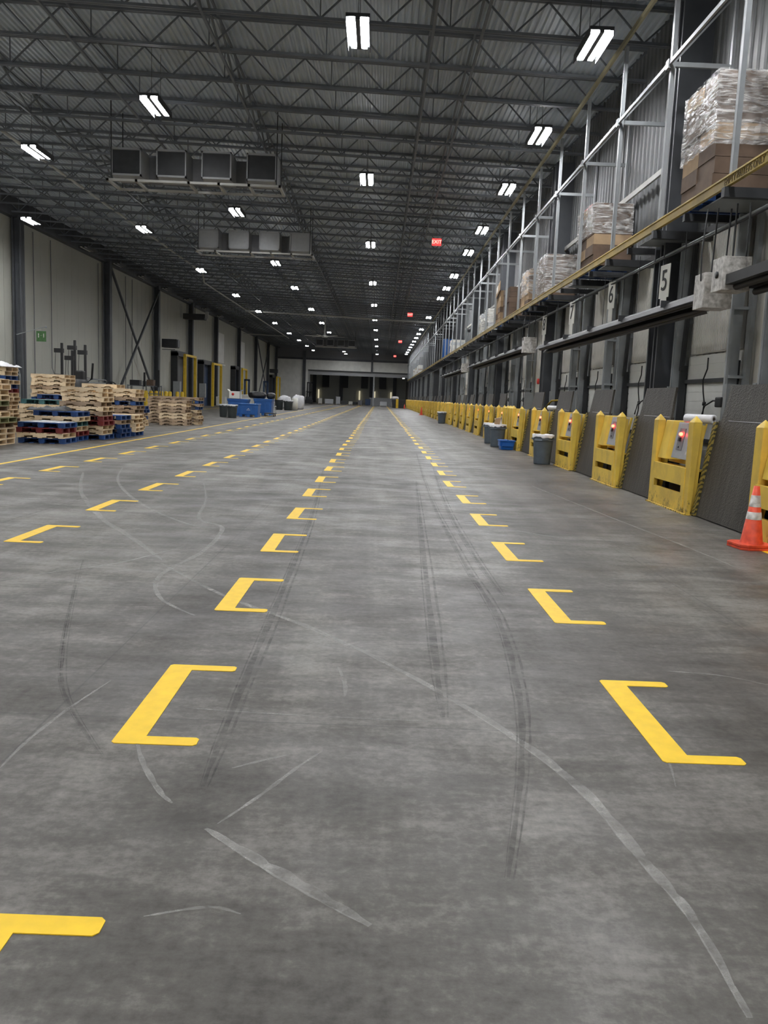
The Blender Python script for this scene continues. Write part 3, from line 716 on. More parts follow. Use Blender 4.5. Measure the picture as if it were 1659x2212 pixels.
# scuffs: photographed strokes laid on the floor as worn rubber
fl = bpy.data.objects['floor']
def stroke(pts, wd, mt, name):
    P = [G(*p) for p in pts]; Q = []
    for i in range(len(P)-1):
        p0 = P[max(i-1,0)]; p1 = P[i]; p2 = P[i+1]; p3 = P[min(i+2,len(P)-1)]
        for j in range(8):
            t = j/8; Q.append(.5*((2*p1)+(p2-p0)*t+(2*p0-5*p1+4*p2-p3)*t*t+(3*p1-p0-3*p2+p3)*t**3))
    Q.append(P[-1]); vs = []; n = len(Q)
    for i, p in enumerate(Q):
        d = (Q[min(i+1,n-1)]-Q[max(i-1,0)]).normalized(); s = Vector((d.y,-d.x,0)); ww = wd*(.35+.65*math.sin(math.pi*min(1,max(0,i/(n-1)))))
        vs += [(p+s*ww/2), (p-s*ww/2)]
    return vs, n
def lay(pts, wd, mt, name):
    rr = random.Random(int(pts[0][0]*7+pts[0][1]))
    for off, ws in (((0, .9), (.38, .15)) if mt == 'scuff' else ((-.40, .16), (.10, .42), (.42, .10))) if wd > .025 else ((0, 1),):
        vs, n = stroke(pts, wd, mt, name); mb = MB(); z_ = .0012+.0004*(off > 0)+.0003*rr.random(); q = []
        for i in range(n):
            a, b_ = vs[2*i], vs[2*i+1]; c = (a+b_)/2; s = (a-b_)
            o_ = c+s*(off+rr.uniform(-.03,.03)); k = ws*(.6+.5*abs(math.sin(i*.7+off*9)))
            q += [o_+s*k/2, o_-s*k/2]
        mb.add([(v.x,v.y,z_) for v in q], [(2*i,2*i+1,2*i+3,2*i+2) for i in range(n-1)])
        obj(name, mb, M[mt], fl)
for pts, wd, mt in (
 ([(640,1340),(830,1430),(1060,1560),(1250,1700),(1400,1870),(1500,1990),(1620,2200)], .06, 'scuff'),
 ([(345,1215),(480,1285),(640,1345),(760,1400)], .05, 'scuff'),
 ([(445,1790),(560,1860),(680,1930),(800,2000)], .06, 'scuff'),
 ([(180,1020),(175,1060),(215,1115),(290,1165),(350,1210)], .09, 'scuff'),
 ([(265,1010),(255,1040),(300,1085),(400,1130),(470,1140)], .06, 'scuff'),
 ([(440,1040),(445,1080),(430,1120),(480,1140),(440,1190),(350,1240),(345,1290),(420,1330)], .06, 'scuff'),
 ([(180,1210),(150,1330),(135,1440),(150,1520),(225,1640)], .05, 'rubber'),
 ([(165,1240),(140,1370),(130,1460)], .03, 'rubber'),
 ([(295,1600),(310,1650),(345,1710),(372,1735)], .03, 'scuff'),
 ([(500,1660),(560,1645),(635,1628)], .02, 'scuff'),
 ([(730,1440),(745,1475),(745,1505)], .03, 'scuff'),
 ([(310,1520),(480,1535),(700,1548),(960,1560)], .012, 'scuff'),
 ([(900,980),(925,1060),(990,1190),(1075,1330),(1120,1480),(1130,1640),(1100,1900)], .10, 'rubber'),
 ([(930,990),(960,1080),(1020,1190),(1090,1290)], .10, 'rubber'),
 ([(700,1010),(680,1100),(620,1260),(520,1500),(440,1700)], .11, 'rubber'),
 ([(900,1040),(930,1300),(960,1550)], .12, 'rubber'),
 ([(0,1660),(60,1600),(150,1530),(240,1470)], .02, 'scuff'),
 ([(0,1255),(120,1235),(260,1215),(400,1180)], .04, 'scuff'),
 ([(0,1130),(150,1085),(330,1030),(520,990)], .05, 'rubber'),
 ([(1440,1450),(1560,1460),(1659,1480)], .02, 'scuff'),
 ([(1330,1480),(1430,1620),(1460,1700)], .012, 'scuff'),
 ([(470,1780),(560,1720),(640,1660),(700,1620)], .02, 'scuff'),
 ([(310,1980),(450,1960),(520,1975)], .015, 'scuff'),
 ([(880,1120),(1050,1135),(1200,1160),(1380,1170)], .05, 'scuff'),
 ([(1150,1050),(1300,1110),(1480,1180),(1600,1230)], .05, 'scuff'),
 ([(900,1000),(980,1010),(1100,1015),(1250,1010)], .10, 'scuff'),
):
    lay(pts, wd, mt, 'tyre_mark')

# ================================================================ PALLETS
PW, PD, PH = 1.22, 1.02, .138
def deck_slats(z0, z1, n, wd):
    mb = MB()
    for k in range(n):
        x = -PW/2+wd/2+(PW-wd)*k/(n-1); mb.box(x-wd/2,x+wd/2,-PD/2,PD/2,z0,z1)
    return mb
def stringer(y):
    z0, z1 = .018, .118; mb = MB(); x = -PW/2
    for a, b, zz in ((-.61,-.41,z0),(-.41,-.18,z0+.045),(-.18,.18,z0),(.18,.41,z0+.045),(.41,.61,z0)):
        mb.box(a, b, y-.019, y+.019, zz, z1)
    return mb
pm_top = deck_slats(.118,.136,7,.125); pm_bot = deck_slats(0,.018,5,.12)
PM = {}
def pmesh(key, fn, mt):
    if (key, mt) not in PM: PM[(key, mt)] = fn().mesh(key, M[mt])
    return PM[(key, mt)]
def block_rows(y):
    mb = MB()
    for x in (-.53, 0, .53): mb.box(x-.08,x+.08,y-.06,y+.06,.018,.118)
    return mb
COLNAME = {'wood':'pale raw wood','brown':'weathered brown wood','blue':'blue painted','red':'dark red painted','teal':'teal painted','green':'green-edged wood'}
def pallet(c, x, y, z, rz, label, group):
    t = thing('pallet', label, 'pallet', (x, y, z), rz, group)
    obj('top_deck', pmesh('top_deck', lambda: deck_slats(.118,.136,7,.15 if c in ('wood','brown') else .168), c), None, t)
    obj('bottom_deck', pmesh('bottom_deck', lambda: deck_slats(0,.018,5,.12), c), None, t)
    for k, yy in enumerate((-.49, 0, .49)):
        if c in ('blue','teal','red'): obj('block_row', pmesh('block_row%d' % k, lambda: block_rows(yy*.9), c), None, t)
        else: obj('stringer', pmesh('stringer%d' % k, lambda: stringer(yy), c), None, t)
    return t
STK = [
 # name, near-right corner X, D, colours from the floor up, optional per-layer shift start
 ('the stack cut by the left edge', -9.45, 20.8, 'w w w w g w w g w w w', .5),
 ('the stack just behind the leftmost cut-off one', -10.3, 22.4, 'b r r w w w w w w w w w', 0),
 ('the low front stack of four', -8.37, 22.3, 'b w r b', 0),
 ('the six-high stack behind the low front one', -8.46, 23.55, 'b r w t w b', 0),
 ('the teal-topped stack behind the dark tarp', -9.55, 25.2, 'w w w w w w w t', 0),
 ('the blue-topped stack behind the teal pallet', -9.75, 27.0, 'w w w w w w w r b', 0),
 ('the tall far-left pile under white plastic', -12.05, 27.2, 'w w w w w w w w w r b w b w w', 0),
 ('the tall stack right of the white plastic', -11.3, 30.3, 'w w w w w w w b w w w w w w', 0),
 ('the wide wood stack with low red pallets', -8.14, 24.75, 'b w w r r w w n w w w', 0),
 ('the long pile behind the wide wood stack', -9.2, 29.6, 'w w w w w w w w w w b w', 0),
 ('the short mostly blue stack beside the line', -7.98, 26.05, 'b b b n b', 0),
 ('the small wood stack on one blue pallet', -7.92, 27.2, 'b w w w w', 0),
 ('the tall stack behind the short blue one', -8.25, 28.6, 'r w w w n w n b w w w', 0),
 ('the half-hidden stack in the gap', -9.75, 34.6, 'w w b w b b', 0),
 ('the neat brown stack on its own', -8.46, 36.9, 'n n w w w n w n', 0),
 ('the far stack beyond the neat brown one', -8.2, 38.1, 'w n w n w b w b n', 0),
 ('the high stack behind the neat brown one', -9.4, 38.6, 'w n n w n n n w n', 0),
 ('the back stack under the green sign', -13.4, 29.0, 'w w w w n w w w w w w w w', 0),
]
CM = {'w':'wood','n':'brown','b':'blue','r':'red','t':'teal','g':'green'}
random.seed(11); TOP = {}
def build_stack(nm, X, D, cols, off=0):
    cols = cols.split(); z = 0.0
    for k, c in enumerate(cols):
        c = CM[c]; jx = random.uniform(-.05,.05); jy = random.uniform(-.04,.04); rz = random.uniform(-.035,.035)
        if c == 'wood' and random.random() < .16: c = 'brown'
        if off and k > 4: jx -= .12
        place = 'lowest' if k == 0 else ('topmost' if k == len(cols)-1 else '%s up' % ordw(k+1))
        pallet(c, X-PW/2+jx, D+PD/2+jy, z, rz, '%s pallet, %s in %s' % (COLNAME[c], place, nm), 'pallets in '+nm)
        z += PH
    TOP[nm] = z; return z
for s in STK: build_stack(*s)

# crumpled sheets on the stacks
def crumple(name, x, y, z, sx, sy_, h, mt, lab, cat, seed):
    random.seed(seed); n = 14; vs = []; fs = []
    H = [[0]*(n+1) for _ in range(n+1)]
    for i in range(n+1):
        for j in range(n+1):
            u = i/n*2-1; v = j/n*2-1; e = max(0, 1-max(abs(u), abs(v))**4)
            zz = h*e*(.45+.55*math.sin(u*2.3+seed)*math.cos(v*2.1+seed*1.7)+.25*random.uniform(-1,1)); zz = max(zz, .01*random.random())
            vs.append((u*sx*(1+.06*random.uniform(-1,1)), v*sy_*(1+.06*random.uniform(-1,1)), zz))
    for i in range(n):
        for j in range(n): a = i*(n+1)+j; fs.append((a, a+1, a+n+2, a+n+1))
    k = len(vs); vs += [(a,b_,-.004) for a,b_,c in vs]
    fs += [tuple(q+k for q in f) for f in fs]
    for i in range(n):
        for a, b_ in ((i, i+1), (n*(n+1)+i, n*(n+1)+i+1), (i*(n+1), (i+1)*(n+1)), (i*(n+1)+n, (i+1)*(n+1)+n)): fs.append((a, b_, b_+k, a+k))
    o = obj(name, MB().add(vs, fs, True), M[mt], loc=(x, y, z)); return tag(o, lab, cat)
A = TOP
crumple('tarp', -9.35, 24.0, A['the six-high stack behind the low front one']+.005, .55, .42, .22, 'dark', 'dark crumpled tarp heaped on the six-high pallet stack', 'tarp', 2)
crumple('film_sheet', -8.97, 22.8, A['the low front stack of four']+.005, .58, .46, .03, 'film', 'pale torn film lying on the low front pallet stack', 'plastic sheet', 5)
crumple('film_sheet', -12.3, 27.6, A['the tall far-left pile under white plastic']+.005, .42, .5, .16, 'bag', 'white plastic sheet crumpled on the tall pile at far left', 'plastic sheet', 8)
crumple('film_sheet', -10.8, 22.95, A['the stack just behind the leftmost cut-off one']+.005, .45, .4, .14, 'film', 'grey clouded plastic heap on the stack behind the leftmost one', 'plastic sheet', 3)

# ================================================================ LEFT WALL EQUIPMENT
# tall charging poles near the wall
def charger(px_, D, zt, arm, lab, first_=None):
    x = (px_-820)/1800*D
    t = thing('battery_cable_pole', lab, 'cable pole', (x, D, 0), 0, 'black cable poles by the left wall')
    obj('pole', MB().bar((0,0,0),(0,0,zt),.10,.10), M['black'], t)
    obj('cable_reel_box', MB().box(-.34,.07,-.10,.10,zt-.46,zt-.26), M['black'], t)
    obj('cable', MB().tube([(-.3,0,zt-.45),(-.34,0,zt-1.4),(-.32,.05,zt-2.4)],.012,5), M['black'], t)
    return t
charger(143, 40.5, 3.55, -1, 'leftmost black cable pole with a square head behind the pallets')
charger(165, 40.0, 3.2, -1, 'second black cable pole with a low head behind the pallets')
charger(170.5, 41.5, 3.75, -1, 'tallest black cable pole in the middle of the group')
charger(192.5, 40.5, 3.5, -1, 'rightmost black cable pole in the group behind the pallets')
t = thing('cleaning_machine', 'black floor machine between the cable poles behind the pallets', 'floor machine', (-13.75, 38.7, 0))
obj('body', MB().lathe([(.0,0),(.42,.0),(.45,.6),(.42,1.6),(.3,1.85),(0,1.9)],(0,0,0),20,1.1,1), M['black'], t)
obj('seat', MB().box(-.15,.2,-.2,.2,1.8,2.25), M['black'], t, bevel=.05)
obj('handle', MB().tube([(.3,0,1.7),(.55,0,1.9),(.6,0,2.6)],.05,8), M['black'], t)
# pipe barriers
def barrier(ya, yb, x, z, lab):
    t = thing('pipe_barrier', lab, 'barrier', (x, ya, 0), 0, 'grey pipe barriers by the left wall')
    L_ = yb-ya; r = .25
    for h in (z, z-.22):
        obj('rail', MB().tube([(0,0,0),(0,0,h-r),(0,r*.3,h-r*.3),(0,r,h),(0,L_-r,h),(0,L_-r*.3,h-r*.3),(0,L_,h-r),(0,L_,0)],.035,8), M['post'], t, loc=(0,0,0) if h == z else (0,.0,0))
    return t
barrier(45, 56, -18.1, 2.0, 'grey pipe barrier with two rails behind the cable poles')
barrier(28, 42.5, -18.1, 2.25, 'grey pipe barrier rail rounding down at the far left')
t = thing('drum_fan', 'round black drum fan beside the second column', 'fan', (-17.2, 54.0, 0))
obj('fan_ring', MB().lathe([(.34,-.12),(.36,-.12),(.38,0),(.36,.12),(.34,.12),(.34,-.12)],(0,0,0),28), M['black'], t, loc=(0,0,1.55)).rotation_euler = (math.pi/2,0,.6)
mb = MB()
for k in range(4):
    a = k*math.pi/2; mb.hexa([(.04*math.cos(a),.04*math.sin(a),-.03),(.32*math.cos(a-.35),.32*math.sin(a-.35),-.05),(.32*math.cos(a+.35),.32*math.sin(a+.35),.05),(.04*math.cos(a+1),.04*math.sin(a+1),.03)],[(.04*math.cos(a),.04*math.sin(a),-.02),(.32*math.cos(a-.35),.32*math.sin(a-.35),-.04),(.32*math.cos(a+.35),.32*math.sin(a+.35),.06),(.04*math.cos(a+1),.04*math.sin(a+1),.04)])
obj('blades', mb, M['dark'], t, loc=(0,0,1.55)).rotation_euler = (math.pi/2,0,.6)
obj('stand', MB().bar((0,0,0),(0,0,1.2),.05,n=8).lathe([(.25,0),(.25,.03),(.0,.04)],(0,0,0),16).bar((-.3,0,1.2),(.3,0,1.2),.04), M['black'], t)
# green sign on a bracket
t = thing('hanging_sign', 'small green sign with white lettering on a bracket by the first column', 'sign', (-17.2, 43.0, 4.0))
obj('sign_board', MB().box(-.24,.24,-.02,.02,-.3,.22), M['signgreen'], t)
obj('sign_marks', MB().box(-.15,-.11,-.025,-.02,-.1,.1).box(.11,.15,-.025,-.02,-.1,.1).lathe([(0,0),(.05,.0),(.05,.005),(0,.005)],(0,0,0),10), M['sleeve'], t)
obj('bracket', MB().tube([(-1.3,.1,.0),(-.6,.05,.2),(0,0,.38),(.22,0,.42)],.02,6).lathe([(0,0),(.06,.0),(.04,.1),(0,.12)],(.24,0,.38),10), M['post'], t)
# conduits down the left wall
for k, (y, z0, y2) in enumerate(((46.2, .5, 46.2),(48.6,2.2,56.4),(56.6,1.8,56.6),(62.6,.3,62.6),(64.2,.3,64.2),(72.0,.5,72.0))):
    p = [(XL+.06,y,9.6),(XL+.06,y,z0)] if y == y2 else [(XL+.06,y,9.6),(XL+.06,y,z0+.3),(XL+.06,y+.3,z0),(XL+.06,y2,z0-.15)]
    tag(obj('wall_conduit', MB().tube(p,.022,6), M['greydark']), 'thin grey conduit running down the left wall, %s from the camera' % ordw(k+1), 'conduit', 'conduits on the left wall')
# blower boxes on columns
for k, (y, z, s) in enumerate(((71.6, 5.4, 1),(140.6, 5.3, .9))):
    t = thing('wall_heater', ('dark boxy heater mounted on the fourth left column','far dark boxy heater high on a left column')[k], 'heater', (XL+1.0, y, z), 0)
    obj('casing', MB().box(-.5,.75,-.5,.5,-.35*s,.35*s), M['dark'], t, bevel=.02)
    obj('louvre', MB().box(.75,.82,-.4,.4,-.28,.28), M['column'], t)
    obj('bracket', MB().bar((-.6,0,-.5),(.5,0,-.5),.05), M['dark'], t)
for k, y in enumerate((77.5,)):
    t = thing('evaporator', 'dark evaporator unit high under the left eave', 'evaporator', (XL+1.3, y+2.5, 8.4))
    obj('casing', MB().box(-1,1,-.5,.5,-.25,.25), M['dark'], t); obj('junction_box', MB().box(1.0,1.25,-.2,.2,-.1,.5), M['pipe'], t); obj('hanger', MB().bar((0,0,.25),(0,0,1.2),.05), M['dark'], t)
# freezer doorways with yellow goalposts
def doorway(ya, yb, z, leaf, lab, goal, n):
    t = obj('door_%d' % n, MB().box(XL,XL+.6,ya,ya+.35,0,z+.3).box(XL,XL+.6,yb-.35,yb,0,z+.3).box(XL,XL+.6,ya,yb,z,z+.45), M['dark']); t['kind'] = 'structure'
    obj('door_leaf', MB().box(XL+.02,XL+.25,ya+.35,yb-.35,0,z), M[leaf], t)
    if goal:
        gx = XL+goal; g = thing('goalpost_guard', lab, 'goalpost', (gx, (ya+yb)/2, 0), 0, 'yellow goalposts at the left doors')
        h = (yb-ya)/2+.1
        for s in (-1, 1): obj('post', MB().bar((0,s*h,0),(0,s*h,z),.24,.24), M['post_y'], g)
        obj('crossbar', MB().bar((0,-h-.12,z+.08),(0,h+.12,z+.08),.2,.2), M['post_y'], g)
doorway(76.2, 80.2, 4.6, 'greydark', 'yellow goalpost in front of the dark doorway on the left', 1.3, 101)
doorway(87.4, 91.6, 4.3, 'doorblue', 'yellow goalpost in front of the first blue doorway on the left', 1.6, 102)
doorway(106.5, 109.6, 4.4, 'doorblue', 'far yellow goalpost in front of the second blue doorway', 1.5, 103)
doorway(143, 147, 4.3, 'doorblue', 'farthest yellow goalpost, at the last blue doorway', 1.4, 104)
# blank panels high on the wall
for k, (y, w_) in enumerate(((99.5,3.6),(115,3.2))):
    tag(obj('wall_hatch', MB().box(XL,XL+.12,y-w_/2,y+w_/2,4.9,8.3).box(XL,XL+.3,y-w_/2,y+w_/2,4.6,4.75), M['white']), ('nearer','farther')[k]+' pale raised hatch panel high on the left wall', 'hatch')
# cabinets low on the wall
for k, (y, x, h, mt) in enumerate(((74.5,-17.9,2.3,'post'),(85.2,-17.9,2.3,'post'),(94.0,-17.9,1.0,'white'),(96.6,-17.9,1.0,'white'))):
    t = thing('control_cabinet', ('grey cabinet left of the dark doorway','grey cabinet left of the first blue doorway','pale angled duct foot by the column past the blue doorway','second pale duct foot beside the same column')[k], 'cabinet', (x,y,0))
    obj('cabinet_body', MB().box(-.3,.3,-.3,.3,.9 if k < 2 else 0,h), M[mt], t, bevel=.02)
    obj('cabinet_stand', MB().box(-.05,.05,-.05,.05,0,.95), M['dark'], t)
# round bollards
b0 = None
for k, (px_, D) in enumerate(((324,59.8),(335,61.1),(346,62.5),(356.5,63.9),(366.7,65.3),(375,66.6),(391,69),(401,70.7))):
    lab = 'round yellow bollard behind the pallet stacks, %s from the left' % ordw(k+1)
    if b0 is None:
        b0 = tag(obj('bollard', MB().lathe([(.15,0),(.15,1.32),(.11,1.40),(0,1.43)],(0,0,0),16), M['post_y'], loc=((px_-823)/1800*D, D, 0)), lab, 'bollard', 'round yellow bollards')
    else: dup(b0, ((px_-823)/1800*D, D, 0), label=lab)
# low rack of equipment by the X brace
t = thing('equipment_rack', 'dark metal equipment rack with short poles by the cross brace', 'equipment rack', (-17.0, 61.0, 0))
mb = MB()
for x in (-1.1, 0, 1.1):
    for y in (-.4,.4): mb.bar((x,y,0),(x,y,1.8 if x else 2.1),.06)
for z in (.5,1.2,1.75): mb.bar((-1.1,-.4,z),(1.1,-.4,z),.06); mb.bar((-1.1,.4,z),(1.1,.4,z),.06)
obj('frame', mb, M['joist'], t); obj('battery_box', MB().box(-1.0,-.3,-.3,.3,1.78,2.15), M['dark'], t, bevel=.02); obj('carton', MB().box(.2,.7,-.25,.25,1.78,2.2), M['carddark'], t)
obj('short_pole', MB().bar((.1,-.4,1.7),(.1,-.4,2.7),.12).bar((1.1,-.4,1.7),(1.1,-.4,2.9),.14), M['black'], t)

# ================================================================ BINS AND BITS
def can(x, y, r, h, mt, lab, bag=None, name='trash_can', group=None, n=24, lidh=0):
    t = thing(name, lab, 'trash can', (x, y, 0), 0, group)
    obj('bin_body', MB().lathe([(0,.01),(r*.80,0),(r*.83,.03),(r*.97,h*.78),(r*.98,h*.8),(r*1.04,h*.8),(r*1.04,h*.82),(r*1.0,h*.83),(r*1.02,h*.97),(r*1.07,h*.98),(r*1.07,h),(r*.96,h),(r*.9,h*.5),(0,h*.45)],(0,0,0),n), M[mt], t)
    mb = MB()
    for s in (-1, 1): mb.box(-.08,.08,s*(r*1.02)-.03,s*(r*1.02)+.03,h*.84,h*.90); mb.box(s*(r*1.02)-.03,s*(r*1.02)+.03,-.08,.08,h*.84,h*.90)
    obj('bin_handle', mb, M[mt], t)
    if bag:
        random.seed(int(abs(x*10)+y)); vs = []; fs = []; k = 28
        for j in range(4):
            for i in range(k):
                a = 2*math.pi*i/k; q = random.uniform(-1,1)
                rr, zz = ((r*1.09, h-.06+.03*q), (r*1.10, h+.01+.008*q), (r*.93, h+.02+.012*q), (r*.6, h-.08))[j]
                vs.append((rr*math.cos(a), rr*math.sin(a), zz))
        for j in range(3):
            for i in range(k): fs.append((j*k+i, j*k+(i+1)%k, (j+1)*k+(i+1)%k, (j+1)*k+i))
        obj('bin_liner', MB().add(vs, fs, True), M[bag], t)
    return t
can(4.33, 21.9, .26, .76, 'can', 'grey round trash can with a white liner beside the nearer guards', 'bag', group='round trash cans on the right')
can(4.22, 29.6, .28, .78, 'can', 'grey trash can with a draped white liner behind the blue tote', 'bag', group='round trash cans on the right')
can(4.30, 32.0, .27, .76, 'can', 'grey trash can half hidden behind the one near the blue tote', 'bag', group='round trash cans on the right')
can(4.30, 57.3, .29, .78, 'can', 'lone grey trash can far along the right guards', 'film', group='round trash cans on the right')
for k, (x, y, z, r) in enumerate(((4.15,29.5,.80,.5),(4.3,29.7,.80,-.3))):
    tag(obj('cardboard_scrap', MB().hexa([(-.10,-.01,0),(.10,-.01,0),(.10,.01,0),(-.10,.01,0)],[(-.14+r*.2,-.01,.26),(.06+r*.2,-.01,.30),(.06+r*.2,.01,.30),(-.14+r*.2,.01,.26)]), M['card' if k == 0 else 'signwhite'], loc=(x,y,z-.06)), ('brown carton flap sticking out of the can by the blue tote','pale paper scrap sticking out of the can by the blue tote')[k], 'scrap')
# blue tote
t = thing('storage_tote', 'blue plastic tote with a lid on the floor by the trash cans', 'tote', (4.33, 28.15, 0))
obj('tote_body', MB().hexa([(-.20,-.26,0),(.20,-.26,0),(.20,.26,0),(-.20,.26,0)],[(-.24,-.30,.28),(.24,-.30,.28),(.24,.30,.28),(-.24,.30,.28)]), M['toteblue'], t, bevel=.012)
obj('lid', MB().box(-.26,.26,-.32,.32,.28,.32).box(-.03,.03,-.32,.32,.315,.335), M['toteblue'], t, bevel=.008)
obj('rib', MB().box(-.25,-.22,-.22,.22,.12,.26).box(-.18,.18,-.32,-.28,.12,.22), M['toteblue'], t)
# cones
def cone(x, y, h, b, lab, n2=True, rot=.1):
    t = thing('traffic_cone', lab, 'traffic cone', (x, y, 0), rot)
    e = b*.3
    def oct_(z0, z1, s, dx=0):
        p = [(-s,-s+e),(-s+e,-s),(s-e,-s),(s,-s+e),(s,s-e),(s-e,s),(-s+e,s),(-s,s-e)]
        mb = MB(); mb.add([(a+dx,c,z0) for a,c in p]+[(a+dx,c,z1) for a,c in p], [tuple(range(7,-1,-1)), tuple(range(8,16))]+[(i,(i+1)%8,8+(i+1)%8,8+i) for i in range(8)]); return mb
    obj('cone_base', oct_(0,.028,b), M['orange'], t, bevel=.004)
    z0 = .028
    if n2: obj('second_cone_base', oct_(.032,.06,b*.97,-.01), M['orange'], t, bevel=.004); z0 = .06
    r0 = b*.56; rt = .032
    def r(z): return r0+(rt-r0)*(z-z0)/(h-z0)
    obj('cone_body', MB().lathe([(r0*1.12,z0),(r0,z0+.03),(rt,h),(rt*.7,h),(0,h-.01)],(0,0,0),28), M['orange'], t)
    if n2:
        for a, c in ((.42,.55),(.64,.84)): 
            za, zc = z0+(h-z0)*a, z0+(h-z0)*c
            obj('reflective_sleeve', MB().lathe([(r(za)+.004,za),(r(zc)+.004,zc),(r(zc)-.004,zc+.002)],(0,0,0),28), M['sleeve'], t)
cone(4.37, 9.50, .72, .215, 'orange traffic cone with two dirty reflective sleeves at the right edge')
cone(4.30, 85.5, .80, .26, 'small far orange cone at the foot of the right guards', False)
cone(4.15, 139, .7, .22, 'tiny orange cone deep along the right guards', False)
# white roll of wrap on the second guard
t = thing('film_roll', 'white roll of stretch wrap lying on top of a yellow guard', 'plastic roll', (4.84, 12.62, 1.43), 0)
o = obj('roll', MB().lathe([(.03,-.26),(.065,-.26),(.068,-.25),(.068,.25),(.065,.26),(.03,.26),(.03,-.26)],(0,0,0),24), M['bag'], t); o.rotation_euler = (math.pi/2,0,.5)
o = obj('core', MB().lathe([(.028,-.262),(.03,-.262),(.03,.262),(.028,.262)],(0,0,0),20), M['carddark'], t); o.rotation_euler = (math.pi/2,0,.5)
t = thing('film_roll', 'white roll of wrap behind the guard post near the trash can', 'plastic roll', (4.97, 23.85, 1.47), 0)
o = obj('roll', MB().lathe([(.03,-.22),(.06,-.22),(.06,.22),(.03,.22),(.03,-.22)],(0,0,0),20), M['bag'], t); o.rotation_euler = (math.pi/2,0,.6)
o = obj('core', MB().lathe([(.026,-.222),(.028,-.222),(.028,.222),(.026,.222)],(0,0,0),16), M['carddark'], t); o.rotation_euler = (math.pi/2,0,.6)
# dock lamp arms by the doors
for k, y in enumerate((13.95, 17.75, 21.55, 25.35, 33.0, 36.8, 40.6)):
    t = thing('dock_lamp_arm', 'black bent lamp arm beside a dock door, %s from the camera' % ordw(k+1), 'dock lamp', (5.70, y, 1.72), 0, 'dock lamp arms')
    obj('arm', MB().tube([(0,0,0),(-.02,.35,.01),(-.05,.62,-.08),(-.07,.72,-.30)],.014,6), M['black'], t)
    obj('lamp_head', MB().box(-.08,.10,-.12,.14,-.10,.07), M['black'], t, bevel=.02)
    obj('bracket', MB().box(.02,.10,-.03,.03,-.2,.2), M['dark'], t)
t = thing('swing_arm', 'yellow bent swing arm above the guard behind the near trash can', 'swing arm', (5.3, 26.0, 1.4))
obj('arm', MB().tube([(0,.9,0),(.05,.6,.16),(.1,.35,.28),(.2,-.4,.30)],.03,6), M['post_y'], t)
t = thing('strobe_light', 'small red strobe on the wall between the dock doors', 'warning light', (5.55, 29.6, 2.35))
obj('lens', MB().lathe([(0,-.1),(.05,-.09),(.06,0),(.05,.09),(0,.1)],(0,0,0),14), M['redbell'], t); obj('mount', MB().box(.04,.5,-.05,.05,-.06,.06), M['dark'], t)
t = thing('strobe_light', 'small far red strobe on the wall by the doors', 'warning light', (5.55, 51.5, 2.5))
obj('lens', MB().lathe([(0,-.1),(.05,-.09),(.06,0),(.05,.09),(0,.1)],(0,0,0),14), M['redbell'], t); obj('mount', MB().box(.04,.5,-.05,.05,-.06,.06), M['dark'], t)

# left cluster of bins
def cube_bin(x, y, w_, d, h, mt, lab, lid=True, rz=0.0, marks=True):
    t = thing('bulk_bin', lab, 'bulk bin', (x, y, 0), rz, 'blue bulk bins')
    w2, d2 = w_/2, d/2
    obj('bin_wall', MB().hexa([(-w2*.95,-d2*.95,.14),(w2*.95,-d2*.95,.14),(w2*.95,d2*.95,.14),(-w2*.95,d2*.95,.14)],[(-w2,-d2,h*.86),(w2,-d2,h*.86),(w2,d2,h*.86),(-w2,d2,h*.86)]), M[mt], t, bevel=.04)
    obj('rim', MB().box(-w2-.03,w2+.03,-d2-.03,d2+.03,h*.82,h*.9), M[mt], t, bevel=.02)
    mb = MB()
    for x_ in (-w2*.8,0,w2*.8): mb.box(x_-.1,x_+.1,-d2*.93,d2*.93,0,.15)
    obj('foot', mb, M[mt], t)
    mb = MB().box(-w2*.75,w2*.75,-d2-.012,-d2+.02,h*.66,h*.74)
    for x_ in (-w2*.72,-w2*.25,w2*.25,w2*.72): mb.box(x_-.02,x_+.02,-d2-.005,-d2+.03,.25,h*.66)
    obj('moulded_rib', mb, M[mt], t)
    if marks:
        mb = MB()
        mb.add([(-.09,-d2-.016,h*.5),(0,-d2-.016,h*.6),(.09,-d2-.016,h*.5),(.0,-d2-.016,h*.54)], [(0,1,3),(1,2,3)]); mb.box(-.12,.12,-d2-.018,-d2-.012,h*.45,h*.475)
        obj('moulded_mark', mb, M['film'], t)
    if lid: obj('lid', MB().box(-w2-.05,w2+.05,-d2-.05,d2+.05,h*.9,h*.97), M[mt], t, bevel=.02)
    return t
cube_bin(-8.45, 54.9, 1.25, 1.15, .95, 'binblue', 'front blue bulk bin with an open rim by the grey cans', False)
cube_bin(-9.55, 57.2, 1.3, 1.2, 1.15, 'binblue', 'blue bulk bin behind and left of the front one', True, marks=False)
cube_bin(-8.3, 60.5, 1.25, 1.2, 1.2, 'binblue', 'blue bulk bin behind the front one under the black bags', True, marks=False)
can(-9.68, 52.3, .26, .78, 'candark', 'left dark round can in front of the blue bulk bins', 'film', group='cans by the blue bins')
can(-8.98, 51.4, .31, .78, 'candark', 'right dark can in front of the blue bulk bins', 'film', group='cans by the blue bins')
can(-9.35, 71.5, .33, .85, 'can', 'purplish grey can behind the blue bulk bins', None, group='cans by the blue bins')
can(-10.0, 84, .42, .95, 'candark', 'left one of the two far dark cans', 'bagblack', group='cans by the white sacks')
can(-9.0, 83, .46, .95, 'candark', 'right one of the two far dark cans', 'bag', group='cans by the white sacks')
t = thing('open_carton', 'white open-topped box with flared flaps on the left blue bin', 'box', (-9.75, 56.9, 1.12))
